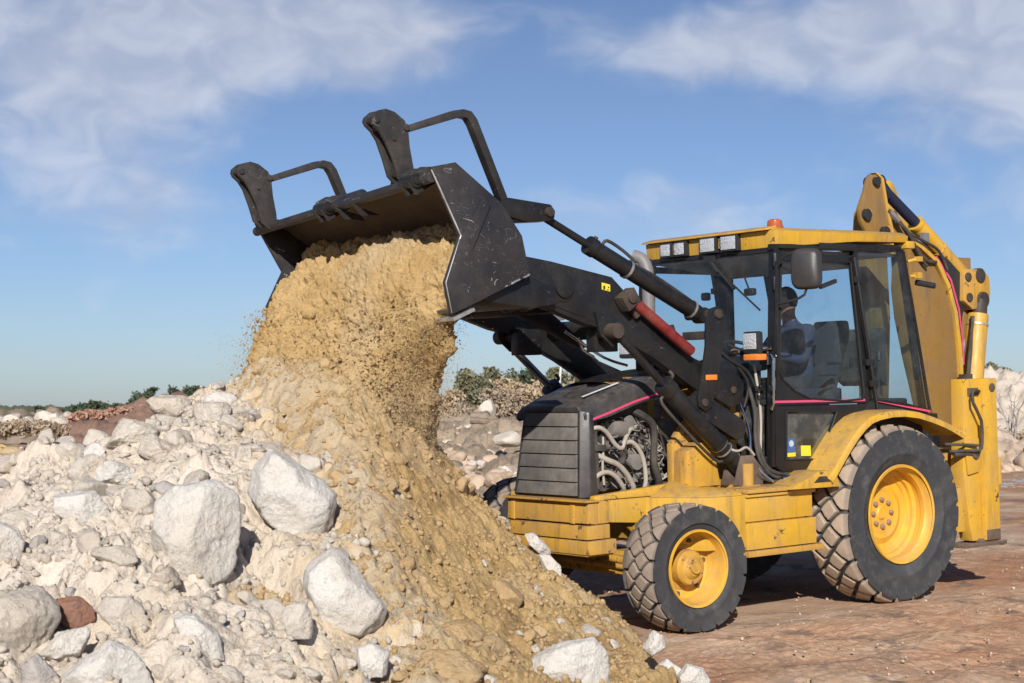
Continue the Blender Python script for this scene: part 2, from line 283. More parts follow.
# ------------------------------------------------------------------ mesh helpers
class MB:
    def __init__(s): s.v = []; s.f = []; s.marks = []
    def add(s, vs, fs):
        s.marks.append((len(s.v), len(s.f))); o = len(s.v); s.v += [tuple(v) for v in vs]; s.f += [tuple(o+i for i in f) for f in fs]; return s
    def box(s, a, b, rot=None, piv=None):
        x0, y0, z0 = (min(a[i], b[i]) for i in range(3)); x1, y1, z1 = (max(a[i], b[i]) for i in range(3))
        vs = [Vector(p) for p in ((x0, y0, z0), (x1, y0, z0), (x1, y1, z0), (x0, y1, z0), (x0, y0, z1), (x1, y0, z1), (x1, y1, z1), (x0, y1, z1))]
        if rot:
            c = Vector(piv) if piv else sum(vs, Vector())/8
            from mathutils import Euler
            M = Euler(rot).to_matrix(); vs = [c+M@(v-c) for v in vs]
        return s.add(vs, [(0, 3, 2, 1), (4, 5, 6, 7), (0, 1, 5, 4), (1, 2, 6, 5), (2, 3, 7, 6), (3, 0, 4, 7)])
    def prism(s, pts, y0, y1):                          # profile in xz, extruded along y
        n = len(pts); a = sum(pts[i][0]*pts[(i+1) % n][1]-pts[(i+1) % n][0]*pts[i][1] for i in range(n))
        if a < 0: pts = pts[::-1]
        if y0 > y1: y0, y1 = y1, y0
        vs = [(p[0], y0, p[1]) for p in pts]+[(p[0], y1, p[1]) for p in pts]
        fs = [tuple(range(n)), tuple(range(2*n-1, n-1, -1))]+[(i, i+n, (i+1) % n+n, (i+1) % n) for i in range(n)]
        return s.add(vs, fs)
    def loft(s, A, B):                                  # two rings of 3d points, capped
        n = len(A)
        return s.add(list(A)+list(B), [tuple(range(n))[::-1], tuple(range(n, 2*n))]+[(i, (i+1) % n, (i+1) % n+n, i+n) for i in range(n)])
    def cyl(s, p0, p1, r, r1=None, seg=24):
        p0 = Vector(p0); p1 = Vector(p1); r1 = r if r1 is None else r1
        q = (p1-p0).to_track_quat('Z', 'Y'); X = q@Vector((1, 0, 0)); Y = q@Vector((0, 1, 0))
        A = [p0+(X*math.cos(t)+Y*math.sin(t))*r for t in (2*math.pi*i/seg for i in range(seg))]
        B = [p1+(X*math.cos(t)+Y*math.sin(t))*r1 for t in (2*math.pi*i/seg for i in range(seg))]
        return s.loft(A, B)
    def tube(s, pts, r, seg=8, smooth=3):
        P = [Vector(p) for p in pts]
        if smooth and len(P) > 2:
            Q = []
            for i in range(len(P)-1):
                a = P[max(i-1, 0)]; b = P[i]; c = P[i+1]; d = P[min(i+2, len(P)-1)]
                for k in range(smooth):
                    t = k/smooth; Q.append(.5*((2*b)+(c-a)*t+(2*a-5*b+4*c-d)*t*t+(3*b-a-3*c+d)*t**3))
            Q.append(P[-1]); P = Q
        vs = []; nn = None
        for i, p in enumerate(P):
            t = (P[min(i+1, len(P)-1)]-P[max(i-1, 0)]).normalized()
            if nn is None: nn = t.orthogonal().normalized()
            nn = (nn-t*nn.dot(t)).normalized(); b = t.cross(nn)
            vs += [p+(nn*math.cos(a)+b*math.sin(a))*r for a in (2*math.pi*k/seg for k in range(seg))]
        n = len(P); fs = [tuple(range(seg))[::-1], tuple(range((n-1)*seg, n*seg))]
        for i in range(n-1):
            for k in range(seg):
                a = i*seg+k; b = i*seg+(k+1) % seg; fs.append((a, b, b+seg, a+seg))
        return s.add(vs, fs)
    def lathe(s, prof, c, seg=48, closed=False):        # profile (radius, y) round the y axis through c
        n = len(prof); vs = [(c[0]+r*math.cos(t), c[1]+y, c[2]+r*math.sin(t)) for t in (2*math.pi*i/seg for i in range(seg)) for r, y in prof]
        fs = []
        for i in range(seg):
            for k in range(n if closed else n-1):
                a = i*n+k; b = i*n+(k+1) % n; c2 = ((i+1) % seg)*n+(k+1) % n; d = ((i+1) % seg)*n+k
                fs.append((a, d, c2, b))
        return s.add(vs, fs)
    def pieces(s, name, mat, parent=None, **k):          # one object for every shape added
        out = []
        for (v0, f0), (v1, f1) in zip(s.marks, s.marks[1:]+[(len(s.v), len(s.f))]):
            m = MB(); m.add(s.v[v0:v1], [tuple(i-v0 for i in f) for f in s.f[f0:f1]]); out.append(m.build(name, mat, parent, **k))
        return out
    def build(s, name, mat, parent=None, bevel=0., smooth=True, seg=2, angle=35, recalc=True):
        me = bpy.data.meshes.new(name); me.from_pydata(s.v, [], s.f)
        if recalc:
            bm = bmesh.new(); bm.from_mesh(me); bmesh.ops.remove_doubles(bm, verts=bm.verts, dist=1e-5)
            bmesh.ops.recalc_face_normals(bm, faces=bm.faces)
            if bevel:
                es = [e for e in bm.edges if len(e.link_faces) == 2 and e.calc_face_angle(0) > rad(32)]
                try: bmesh.ops.bevel(bm, geom=es, offset=bevel, segments=seg, profile=.6, affect='EDGES', clamp_overlap=True)
                except Exception: pass
            bm.to_mesh(me); bm.free()
        me.materials.append(mat)
        if smooth:
            me.polygons.foreach_set('use_smooth', [True]*len(me.polygons)); me.set_sharp_from_angle(angle=rad(angle))
        o = bpy.data.objects.new(name, me); COL.objects.link(o); o.parent = parent; return o
def npmesh(name, V, F, mat, parent=None, smooth=True, link=True):
    V = np.asarray(V, np.float32); F = np.asarray(F, np.int32); k = F.shape[1]
    me = bpy.data.meshes.new(name); me.vertices.add(len(V)); me.vertices.foreach_set('co', V.ravel())
    me.loops.add(F.size); me.loops.foreach_set('vertex_index', F.ravel())
    me.polygons.add(len(F)); me.polygons.foreach_set('loop_start', np.arange(0, F.size, k, dtype=np.int32)); me.polygons.foreach_set('loop_total', np.full(len(F), k, np.int32))
    me.update(calc_edges=True)
    if smooth: me.polygons.foreach_set('use_smooth', np.ones(len(F), bool))
    if mat: me.materials.append(mat)
    o = bpy.data.objects.new(name, me)
    if link: COL.objects.link(o)
    o.parent = parent; return o
def gridfaces(n, m, wrap=False):
    i, j = np.meshgrid(np.arange(n-1), np.arange(m if wrap else m-1), indexing='ij'); j2 = (j+1) % m
    return np.stack([i*m+j, (i+1)*m+j, (i+1)*m+j2, i*m+j2], -1).reshape(-1, 4)
def empty(name, loc=(0, 0, 0), rot=(0, 0, 0), parent=None):
    o = bpy.data.objects.new(name, None); COL.objects.link(o); o.location = loc; o.rotation_euler = rot; o.parent = parent; o.empty_display_size = .2; return o
def tag(o, label=None, cat=None, group=None, kind=None):
    if label: o['label'] = label
    if cat: o['category'] = cat
    if group: o['group'] = group
    if kind: o['kind'] = kind
    return o
def uv2w(u, v, z=0):
    p = np.array([CAM.x, CAM.y])+HR*u+HF*v; return Vector((p[0], p[1], z))
ZC = CAM.z

# ------------------------------------------------------------------ terrain
def ground_z(x, y):
    return -.03118*np.clip(x, -9, 5)+.0014*np.clip(y, -9, 9)
def heap_base(u, v):
    """smooth rubble heap, height above z=0, in metres right of / ahead of the camera"""
    su = [-9, -5.0, -3.9, -3.45, -3.1, -2.68, -2.38, -2.1, -1.9, -1.5, -1.0, -.70, -.48, -.10, .20, .50, .78, 1.0, 3]
    sh = [.5, .80, .93, 1.03, 1.18, 1.31, 1.49, 1.60, 1.66, 1.62, 1.50, 1.28, 1.0, .60, .34, .15, -.05, -.3, -.6]
    H = np.interp(u, su, sh)
    toe = np.interp(u, [-6, -3, -1, 0, .5, .9, 2], [5.0, 5.4, 6.3, 7.3, 8.3, 8.9, 9.8])
    cr = np.interp(u, [-6, -2, 0, 1.1], [10.6, 10.9, 10.6, 10.3])
    t = np.clip((v-toe)/(cr-toe), 0, 1)
    up_ = t**.85
    bk = np.interp(u, [-3, -1.5, -.5, .2, 1.1], [12.6, 12.6, 11.6, 11.2, 11.0])
    dn = np.clip((v-bk)/2.2, 0, 1)
    return H*up_*(1-.9*dn**1.2)-.14*(1-sstep(0, .08, t))-.25*dn
def stones2d(x, y, scale, seed, amp):
    F1, F2, ID = worley(np.stack([x/scale+seed, y/scale+seed*1.7], -1), .85)
    r = .25+.35*ID
    d = np.clip(1-(F1/r)**2, 0, 1)
    return amp*np.sqrt(d)*(ID*.8+.2)
PITS = [(-1.24, 8.10, .17, .34), (-2.27, 7.98, .09, .16), (-2.03, 8.52, .10, .12), (-1.25, 7.22, .08, .12), (-.90, 7.58, .07, .10), (-1.52, 6.95, .08, .10), (-1.36, 8.62, .10, .16), (-2.2, 9.2, .08, .1), (-1.9, 8.9, .07, .1), (-2.3, 7.5, .06, .08), (-1.6, 7.3, .06, .1), (-.62, 7.1, .06, .08), (-1.85, 7.3, .06, .08), (-2.02, 7.05, .07, .08)]
def heap_h(u, v):
    p3 = np.stack([u, v, np.zeros_like(u)], -1)
    b = heap_base(u, v)
    q = p3+.05*np.stack([fbm(p3*5+3, 3), fbm(p3*5+9, 3), p3[..., 0]*0], -1)
    h = b+.10*fbm(p3*1.1, 3)+.07*fbm(p3*3.1+5, 4)
    h = h-.085*sstep(.09, .0, np.abs(perlin(q*3.3+31)))*sstep(-.2, .3, perlin(p3*1.3+60))-.045*sstep(.10, .0, np.abs(perlin(q*8.1+3)))
    M = .10+.90*sstep(.0, .42, perlin(p3*1.05+77)+.35*perlin(p3*3.1+7))
    for pu, pv, pr, pd in PITS: h = h-pd*np.exp(-(((u-pu)/pr)**2+((v-pv)/(pr*1.5))**2)**1.5)
    q = q+.05*np.stack([fbm(p3*11+3, 2), fbm(p3*11+9, 2), p3[..., 0]*0], -1)
    h = h+stones2d(q[..., 0], q[..., 1], .30, 3.3, .11)*sstep(.0, .4, perlin(p3*.9+40))*M
    h = h+stones2d(q[..., 0], q[..., 1], .14, 7.1, .08)*sstep(-.2, .3, perlin(p3*1.7+20))*M
    h = h+M*stones2d(q[..., 0], q[..., 1], .065, 1.9, .036)+M*stones2d(q[..., 0]+5, q[..., 1], .035, 5.9, .014)
    h = h+.016*fbm(p3*22, 3)
    return h
def sand_left(v): return np.interp(v, [6.5, 7.5, 8.5, 9.5, 10.4, 11.2, 12.4], [-.34, -.50, -.76, -1.05, -1.36, -1.80, -2.1])
def sand_base(u, v):
    """sand cone under the bucket, flowing towards the camera and to the right"""
    b = heap_base(u, v)
    # left border of the sand runs from the stream's left foot down towards the middle bottom
    left = sand_left(v)
    m = sstep(-.30, .22, u-left+.16*fbm(np.stack([u*1.6, v*1.6, u*0+4], -1), 3))
    r = 1-sstep(.55, 1.25, u-np.interp(v, [7, 9, 10.5], [-.1, .1, .2]))
    return b+.27*m-.17+.14*np.exp(-((u+1.0)**2+(v-10.6)**2)/1.4)*m-.02*(1-r)
def sand_h(u, v):
    p3 = np.stack([u, v, np.zeros_like(u)], -1)
    q = p3+.06*np.stack([fbm(p3*5+3, 3), fbm(p3*5+9, 3), p3[..., 0]*0], -1)+.04*np.stack([fbm(p3*13+3, 2), fbm(p3*13+9, 2), p3[..., 0]*0], -1)
    h = sand_base(u, v)+.06*fbm(p3*1.7+11, 3)+.055*fbm(p3*4.3+2, 4)
    h = h+stones2d(q[..., 0], q[..., 1], .20, 13.3, .06)*sstep(.0, .4, perlin(p3*1.3+4))
    k = sstep(-.25, .35, perlin(p3*1.9+14))
    h = h+k*(stones2d(q[..., 0], q[..., 1], .09, 2.7, .035)+stones2d(q[..., 0]+2, q[..., 1], .045, 8.9, .018))
    h = h-.035*sstep(.09, .0, np.abs(perlin(q*5.1+11)))*sstep(-.1, .3, perlin(p3*1.5+70))
    return h+.030*fbm(p3*12, 5, .6)-.35*sstep(.80, 1.15, u)
def make_field(name, fn, u0, u1, v0, v1, step, mat):
    us = np.arange(u0, u1, step); vs = np.arange(v0, v1, step*1.15)
    U, V = np.meshgrid(us, vs, indexing='ij'); Z = fn(U, V)
    X = CAM.x+HR[0]*U+HF[0]*V; Yy = CAM.y+HR[1]*U+HF[1]*V
    F = gridfaces(len(us), len(vs))
    keep = Z.ravel() > ground_z(X, Yy).ravel()-.30
    F = F[keep[F].any(1)]
    idx = np.full(len(us)*len(vs), -1); used = np.unique(F); idx[used] = np.arange(len(used))
    P = np.stack([X, Yy, Z], -1).reshape(-1, 3)[used]
    o = npmesh(name, P, idx[F], mat); left = sand_left(V)
    for nm, val in (('sandy', sstep(-.75, .1, U-left)*.9), ('chalky', sstep(.55, .0, U-left)*.6+.2*sstep(0, .5, perlin(np.stack([U, V, U*0], -1)*1.9))), ('damp', .75*sstep(.35, 1.0, U-left)*sstep(-.25, .35, perlin(np.stack([U, V, U*0+9], -1)*2.3)))):
        at = o.data.attributes.new(nm, 'FLOAT', 'POINT'); at.data.foreach_set('value', np.clip(val, 0, 1).ravel()[used].astype(np.float32))
    return o
rub = make_field('rubble_heap', heap_h, -6.5, 2.2, 4.4, 15.2, .0145, RUBBLE)
tag(rub, 'broad heap of pale crushed limestone rubble filling the lower left', 'rubble', kind='stuff')
snd = make_field('sand_pile', sand_h, -2.6, 1.7, 5.6, 13.6, .0125, SAND)
tag(snd, 'yellow sand spread over the rubble below the tipped bucket', 'sand', kind='stuff')
GRD, gnt, gbs = newmat('red_brown_dirt')
g = gnt.nodes.new('ShaderNodeNewGeometry'); pos = g.outputs['Position']
a1 = noise(gnt, .33, 6, .6, pos, .5); a2 = noise(gnt, 2.2, 7, .65, pos, .6); a3 = noise(gnt, 28, 6, .7, pos); a4 = noise(gnt, 5.5, 5, .6, pos, 1.); a5 = noise(gnt, 90, 3, .6, pos)
mp = gnt.nodes.new('ShaderNodeMapping'); gnt.links.new(pos, mp.inputs[0]); mp.inputs['Rotation'].default_value = (0, 0, rad(-10)); mp.inputs['Scale'].default_value = (.35, 2.4, 1)
a6 = noise(gnt, 1.3, 6, .62, mp.outputs[0], .6)
c = nmix(gnt, ramp(gnt, a6, .36, .62), (.44, .29, .185), (.58, .43, .31))
c = nmix(gnt, ramp(gnt, a1, .40, .58), c, (.44, .235, .135))
c = nmix(gnt, nmath(gnt, 'MULTIPLY', ramp(gnt, a2, .53, .63), .75), c, (.17, .125, .10))
c = nmix(gnt, nmath(gnt, 'MULTIPLY', ramp(gnt, a4, .55, .72), .5), c, (.62, .47, .34))
c = nmix(gnt, nmath(gnt, 'MULTIPLY', ramp(gnt, a3, .58, .7), .5), c, (.25, .17, .125))
c = nmix(gnt, nmath(gnt, 'MULTIPLY', ramp(gnt, a5, .66, .72), .6), c, (.60, .52, .44))
gnt.links.new(c, gbs.inputs['Base Color']); gbs.inputs['Roughness'].default_value = .95; gbs.inputs['Specular IOR Level'].default_value = .1
pb = bump(gnt, a3, .6, .018, gbs); bump(gnt, a5, .5, .01, gbs, pb)
def ground_mesh():
    rs = np.concatenate([np.linspace(0, 7, 330), np.linspace(7.05, 30, 300), np.geomspace(30.2, 2500, 70)])
    # polar sheet around a point ahead of the camera: dense near the machine
    ang = np.linspace(0, 2*np.pi, 1081)[:-1]
    cx, cy = 2.0, 1.5
    Rr, A = np.meshgrid(rs, ang, indexing='ij'); X = cx+Rr*np.cos(A); Y = cy+Rr*np.sin(A)
    Z = ground_z(X, Y); near = np.clip(1-Rr/45, 0, 1); p3 = np.stack([X, Y, X*0], -1)
    d = .045*fbm(p3*.55, 4)+.020*fbm(p3*3.3+4, 4)+.010*fbm(p3*11, 4, .6)+.010*np.clip(fbm(p3*19+3, 3), 0, 1)
    # wheel ruts
    th = rad(4); yy = Y*np.cos(th)-X*np.sin(th)
    for yc, wd in ((2.0, .22), (2.9, .2), (3.7, .25)): d += -.028*np.exp(-((yy-yc)/wd)**2)+.016*np.exp(-((yy-yc-wd*1.6)/(.5*wd))**2)
    flat = 1-.85*np.exp(-((X-.8)/2.3)**4-((Y)/1.25)**4)
    Z = Z+d*near*flat-.35*sstep(60, 400, Rr)
    return npmesh('ground', np.stack([X, Y, Z], -1).reshape(-1, 3), gridfaces(len(rs), len(ang), True), GRD)
tag(ground_mesh(), 'reddish brown trampled dirt yard', kind='structure')

# ------------------------------------------------------------------ rocks
def icosphere(sub):
    bm = bmesh.new(); bmesh.ops.create_icosphere(bm, subdivisions=sub, radius=1)
    V = np.array([v.co[:] for v in bm.verts]); F = np.array([[v.index for v in f.verts] for f in bm.faces]); bm.free(); return V, F
ICO = {k: icosphere(k) for k in (1, 2, 3, 4, 5)}
def rock_shape(seed, sub=4, planes=13, rough=.05, soft=22, flat=(1, 1, 1), dmin=.66):
    rg = np.random.default_rng(seed); V, F = ICO[sub]
    n = rg.normal(size=(planes, 3)); n /= np.linalg.norm(n, axis=1)[:, None]; d = rg.uniform(dmin, 1.0, planes)
    dot = V@n.T; q = np.where(dot > .05, d/np.maximum(dot, .05), 9)
    q = np.minimum(q, 6)
    r = -np.log(np.exp(-soft*q).sum(1)+math.exp(-soft*1.25))/soft
    off = rg.uniform(0, 50, 3)
    r = r+rough*fbm(V*1.6+off, 4)+rough*.45*fbm(V*6+off, 3)
    if sub >= 5:
        W1, W2, WI = worley(V*2.3+off+.25*np.stack([fbm(V*3+off, 2)]*3, -1)); r = r+.05*(WI-.5)-.03*sstep(.10, .0, W2-W1)
        r = r+rough*.5*fbm(V*13+off, 4, .6)-.04*sstep(.25, .5, perlin(V*3.1+off))
    return V*r[:, None]*np.array(flat), F
def add_rock(name, seed, loc, size, rot, mat, sub=4, planes=13, rough=.05, soft=22, dmin=.66):
    V, F = rock_shape(seed, sub, planes, rough, soft, dmin=dmin)
    o = npmesh(name, V*np.array(size), F, mat); o.location = loc; o.rotation_euler = rot
    o.data.set_sharp_from_angle(angle=rad(60)); return o
def cut_rock(name, seed, loc, outline, depth, mat, split=0., sub=5):
    """a block broken off along flat faces: the outline is its front elevation in metres, depth its half thickness"""
    rg = np.random.default_rng(seed); V, F = ICO[sub]; P = np.array(outline, float); s = np.abs(P).mean()*1.35
    if sum(P[i][0]*P[(i+1) % len(P)][1]-P[(i+1) % len(P)][0]*P[i][1] for i in range(len(P))) < 0: P = P[::-1]
    N_, D_ = [], []
    for i in range(len(P)):
        a, b = P[i], P[(i+1) % len(P)]; t = b-a; n = np.array([t[1], -t[0]])/np.hypot(*t); dd = n@a
        if dd < .15*s: continue
        ny = rg.uniform(-.55, .05); q = np.array([n[0], ny, n[1]]); l = np.linalg.norm(q); N_.append(q/l); D_.append(dd*(1.04 if ny < -.3 else 1.0)/l*(1+.12*abs(ny)))
        q = np.array([n[0], rg.uniform(.2, .7), n[1]]); l = np.linalg.norm(q); N_.append(q/l); D_.append(dd*1.1/l)
    fr = [(-.22+split*.3, -1, .35), (.25+split, -1, .05), (-.1, -1, -.35), (0, 1, 0)]
    for q in fr: q = np.array(q); l = np.linalg.norm(q); N_.append(q/l); D_.append(depth*rg.uniform(.85, 1.0)/l*1.05)
    for _ in range(5): q = np.array([rg.uniform(-.8, .8), -1, rg.uniform(-.8, .8)]); l = np.linalg.norm(q); N_.append(q/l); D_.append((depth+s*.35)/l*rg.uniform(.85, 1.1))
    N_ = np.array(N_); D_ = np.array(D_)/s
    dot = V@N_.T; q = np.where(dot > .03, D_/np.maximum(dot, .03), 9); q = np.minimum(q, 8); k = 42.
    r = -np.log(np.exp(-k*q).sum(1))/k; off = rg.uniform(0, 50, 3); U_ = V*r[:, None]
    r = r+.050*fbm(U_*1.7+off, 4)+.022*fbm(U_*7+off, 4, .6)
    W1, W2, WI = worley(U_*2.1+off+.3*np.stack([fbm(U_*3+off, 2)]*3, -1)); r = r+.05*(WI-.5)*sstep(0, .12, W2-W1)-.02*sstep(.06, .0, W2-W1)
    o = npmesh(name, V*r[:, None]*s, F, mat); o.location = loc; o.data.set_sharp_from_angle(angle=rad(50)); return o
BIG = []  # (u, v, radius) of hand placed boulders

# ------------------------------------------------------------------ backhoe loader (X forward, Y to its left, Z up)
TM = Matrix(((.999514, .000827, .031162, 0), (-.000783, .999999, -.001414, 0), (-.031163, .001389, .999513, 0), (0, 0, 0, 1)))
BH = empty('backhoe_loader'); BH.matrix_world = TM
tag(BH, 'yellow and black backhoe loader tipping sand from its raised front bucket', 'backhoe loader')
def B(name, mb, mat, parent=BH, **k): return mb.build(name, mat, parent, **k)
def BP(name, mb, mat, parent=BH, **k): return mb.pieces(name, mat, parent, **k)

# ---- wheels
def tyre_mesh(name, Ro, Rr, wd, rows, ncirc, gw, depth, mat, seed, nth=560, nt_=64):
    # profile from inner bead over the tread to the outer bead
    tw = wd*.90; prof = []; lug = []
    def side(sg):
        return [(Rr-.012, sg*wd*.36), (Rr+.012, sg*wd*.41), (Rr+.03, sg*wd*.43), (Rr+.05, sg*wd*.455), (Rr+(Ro-Rr)*.26, sg*wd*.482), (Rr+(Ro-Rr)*.275, sg*wd*.495), (Rr+(Ro-Rr)*.31, sg*wd*.497), (Rr+(Ro-Rr)*.33, sg*wd*.491), (Rr+(Ro-Rr)*.55, sg*wd*.5), (Rr+(Ro-Rr)*.72, sg*wd*.495), (Rr+(Ro-Rr)*.80, sg*wd*.485)]
    for p in side(-1): prof.append((p[0], p[1], 0, 0))
    for i in range(nt_):
        t = -1+2*i/(nt_-1)
        crown = Ro-.022*abs(t)**3-.03*sstep(.86, 1.0, abs(t))*1.2
        prof.append((crown, t*tw/2*(1+.03*abs(t)), 1, t))
    for p in side(1)[::-1]: prof.append((p[0], p[1], 0, 0))
    prof = np.array(prof); n = len(prof)
    th = np.linspace(0, 2*np.pi, nth+1)[:-1]
    TH, K = np.meshgrid(th, np.arange(n), indexing='ij')
    R = prof[K, 0].copy(); Yv = prof[K, 1]; tm = prof[K, 2]; t = prof[K, 3]
    # hexagonal block lattice
    rg = np.random.default_rng(seed); pts = []
    for c in range(rows):
        for i in range(ncirc):
            pts.append(((i+(.5 if c % 2 else 0)+rg.uniform(-.06, .06))/ncirc*2*np.pi, -1+(c+.5)*2/rows+rg.uniform(-.03, .03)))
    pts = np.array(pts); Rm = Ro
    F1 = np.full(TH.shape, 9.); F2 = F1.copy()
    for a, tt in pts:
        da = np.abs((TH-a+np.pi) % (2*np.pi)-np.pi)
        d = np.hypot(da*Rm, (t-tt)*tw/2*1.05)
        m = d < F1; F2 = np.where(m, F1, np.minimum(F2, d)); F1 = np.where(m, d, F1)
    e = sstep(gw*.55, gw*1.25, F2-F1)
    edge = sstep(.80, .97, np.abs(t))
    R = R-np.where(tm > .5, depth*(1-e), 0)
    # shoulder notches carried down on the side wall
    sh = ((K == 10) | (K == n-11))
    e_out = np.where(t[:, [11]] < 0, e[:, [13]], e[:, [13]]); e_r = e[:, [n-14]]
    R = R+np.where(sh & (K < n/2), (e_out*.022), 0)+np.where(sh & (K > n/2), (e_r*.022), 0)
    Yv = Yv+np.where(sh & (K < n/2), -e_out*.008, 0)+np.where(sh & (K > n/2), e_r*.008, 0)
    V = np.stack([R*np.cos(TH), Yv, R*np.sin(TH)], -1).reshape(-1, 3)
    lug = (np.where(tm > .5, e*(1-.5*edge), 0)).ravel()
    F = gridfaces(nth, n)
    i = np.arange(n-1); last = np.stack([(nth-1)*n+i, i, i+1, (nth-1)*n+i+1], -1); F = np.concatenate([F, last])
    o = npmesh(name, V, F, mat)
    at = o.data.attributes.new('lug', 'FLOAT', 'POINT'); at.data.foreach_set('value', lug.astype(np.float32))
    o.data.set_sharp_from_angle(angle=rad(50)); return o
def wheel(front, loc, sy, steer=0, spin=0., proto=None):
    if proto:
        h = proto[0].copy(); COL.objects.link(h); h.location = loc; h.rotation_euler = (0, spin, steer+(math.pi if sy < 0 else 0)); h.parent = BH
        for c in proto[1]:
            k = c.copy(); COL.objects.link(k); k.parent = h
        return
    if front:
        m = MB().lathe([(.0, .105), (.055, .105), (.062, .10), (.075, .085), (.085, .075), (.118, .07), (.128, .055), (.13, -.03), (.165, -.04)], (0, 0, 0), 40)
        m.cyl((0, .1, 0), (0, .125, 0), .045, .04, 16)
        m.box((-.02, .12, -.012), (.02, .128, .012))
        h = m.build('wheel', YELD, BH, angle=30)
        for i in range(6): m2 = None
        t = tyre_mesh('tyre', .462, .272, .33, 4, 18, .020, .032, TYR, 3)
        r = MB().lathe([(.262, .150), (.278, .152), (.280, .140), (.262, .132), (.255, .10), (.250, .04), (.232, .01), (.225, -.02), (.16, -.045), (.12, -.045)], (0, 0, 0), 72)
        r.lathe([(.12, -.06), (.23, -.06), (.262, -.14), (.28, -.15), (.262, -.16)], (0, 0, 0), 48)
        r = r.build('rim', YELR, h, angle=30)
        b = MB()
        for i in range(6):
            a = i*math.pi/3+.3; b.cyl((.195*math.cos(a), -.05, .195*math.sin(a)), (.195*math.cos(a), -.01, .195*math.sin(a)), .016, seg=6)
        b = b.pieces('wheel_nut', RUSTY, h)
    else:
        m = MB().lathe([(0, -.005), (.045, -.005), (.05, -.012), (.06, -.018), (.16, -.018), (.17, -.04)], (0, 0, 0), 48)
        h = m.build('wheel', YELR, BH, angle=30)
        t = tyre_mesh('tyre', .705, .385, .44, 4, 21, .030, .038, TYRR, 9)
        r = MB().lathe([(.368, .195), (.388, .20), (.392, .185), (.370, .172), (.362, .150), (.345, .13), (.345, .095), (.352, .085), (.352, .045), (.325, .03), (.322, .005), (.30, -.005), (.29, -.025), (.25, -.035), (.20, -.012), (.165, -.02), (.15, -.022)], (0, 0, 0), 96)
        r.lathe([(.15, -.05), (.29, -.07), (.36, -.19), (.39, -.2)], (0, 0, 0), 48)
        r = r.build('rim', YELR, h, angle=26)
        b = MB()
        for i in range(8):
            a = i*math.pi/4+.2; p = (.108*math.cos(a), 0, .108*math.sin(a))
            b.lathe([(0, .014), (.011, .014), (.012, .004), (.020, .002), (.021, -.03)], (p[0], 0, p[2]), 8)
        b = b.pieces('wheel_nut', NUTM, h)
    t.parent = h; h.location = loc; h.rotation_euler = (0, spin, steer)
    return h, [t, r]+b
NUTM = mat_plain('dusty_wheel_nuts', (.30, .20, .12), .7, var=.3)
wr = wheel(False, (0, .885, .70), 1, spin=.2)
wheel(False, (0, -.885, .70), -1, spin=.9, proto=wr)
wf = wheel(True, (2.109, .835, .456), 1, steer=-.03, spin=.5)
wheel(True, (2.20, -.90, .60), -1, steer=-.03, spin=.1, proto=wf)
ax = MB().box((2.0, -.66, .36), (2.2, .66, .54)); ax.box((2.02, .5, .3), (2.2, .66, .62)); ax.cyl((2.27, .1, .5), (2.27, .55, .47), .035, seg=12); ax.cyl((2.33, -.3, .46), (2.33, .62, .44), .022, seg=10)
ax.cyl((2.1, .35, .46), (2.1, .68, .46), .12, .14, 20)
B('front_axle', ax, YELD, bevel=.02)
ra = MB().cyl((0, -.8, .7), (0, .8, .7), .14, seg=20); ra.box((-.25, -.3, .42), (.35, .3, 1.0)); ra.box((.3, -.28, .5), (1.1, .28, 1.0)); B('rear_axle', ra, RUSTY, bevel=.02)

# ---- chassis
fr = MB()
fr.prism([(2.66, .985), (2.66, .80), (2.24, .765), (1.55, .74), (1.55, 1.0), (1.70, 1.05)], .44, .50)
fr.prism([(2.66, .985), (2.66, .80), (2.24, .765), (1.55, .74), (1.55, 1.0), (1.70, 1.05)], -.50, -.44)
fr.box((2.58, .40, .955), (1.72, .515, .985))
fr.box((1.0, -.5, .55), (1.62, .5, .98)); fr.box((-1.1, -.42, .62), (1.1, .42, .98))
B('chassis', fr, YEL, bevel=.008)
bp = MB()
bp.prism([(2.70, .955), (2.79, .95), (2.80, .80), (2.70, .79)], -.36, .58)
bp.box((2.60, .50, .795), (2.70, .582, .955)); bp.box((2.60, -.36, .795), (2.70, -.30, .955))
bp.box((2.70, -.38, .950), (2.83, .60, .966))
B('front_bumper', bp, YELD, bevel=.008)
cwt = MB()
cwt.prism([(2.61, .790), (2.82, .785), (2.825, .690), (2.61, .690)], -.43, .60)
cwt.prism([(2.57, .684), (2.83, .680), (2.83, .583), (2.57, .583)], -.42, .62)
cwt.box((2.58, -.40, .57), (2.82, .60, .58))
B('counterweight', cwt, YELD, bevel=.012)
bt = MB()
for y in (-.30, .40):
    bt.prism([(2.801, .93), (2.815, .93), (2.822, .80), (2.806, .79)], y, y+.05)
BP('bumper_lug', bt, YELD, bevel=.006)

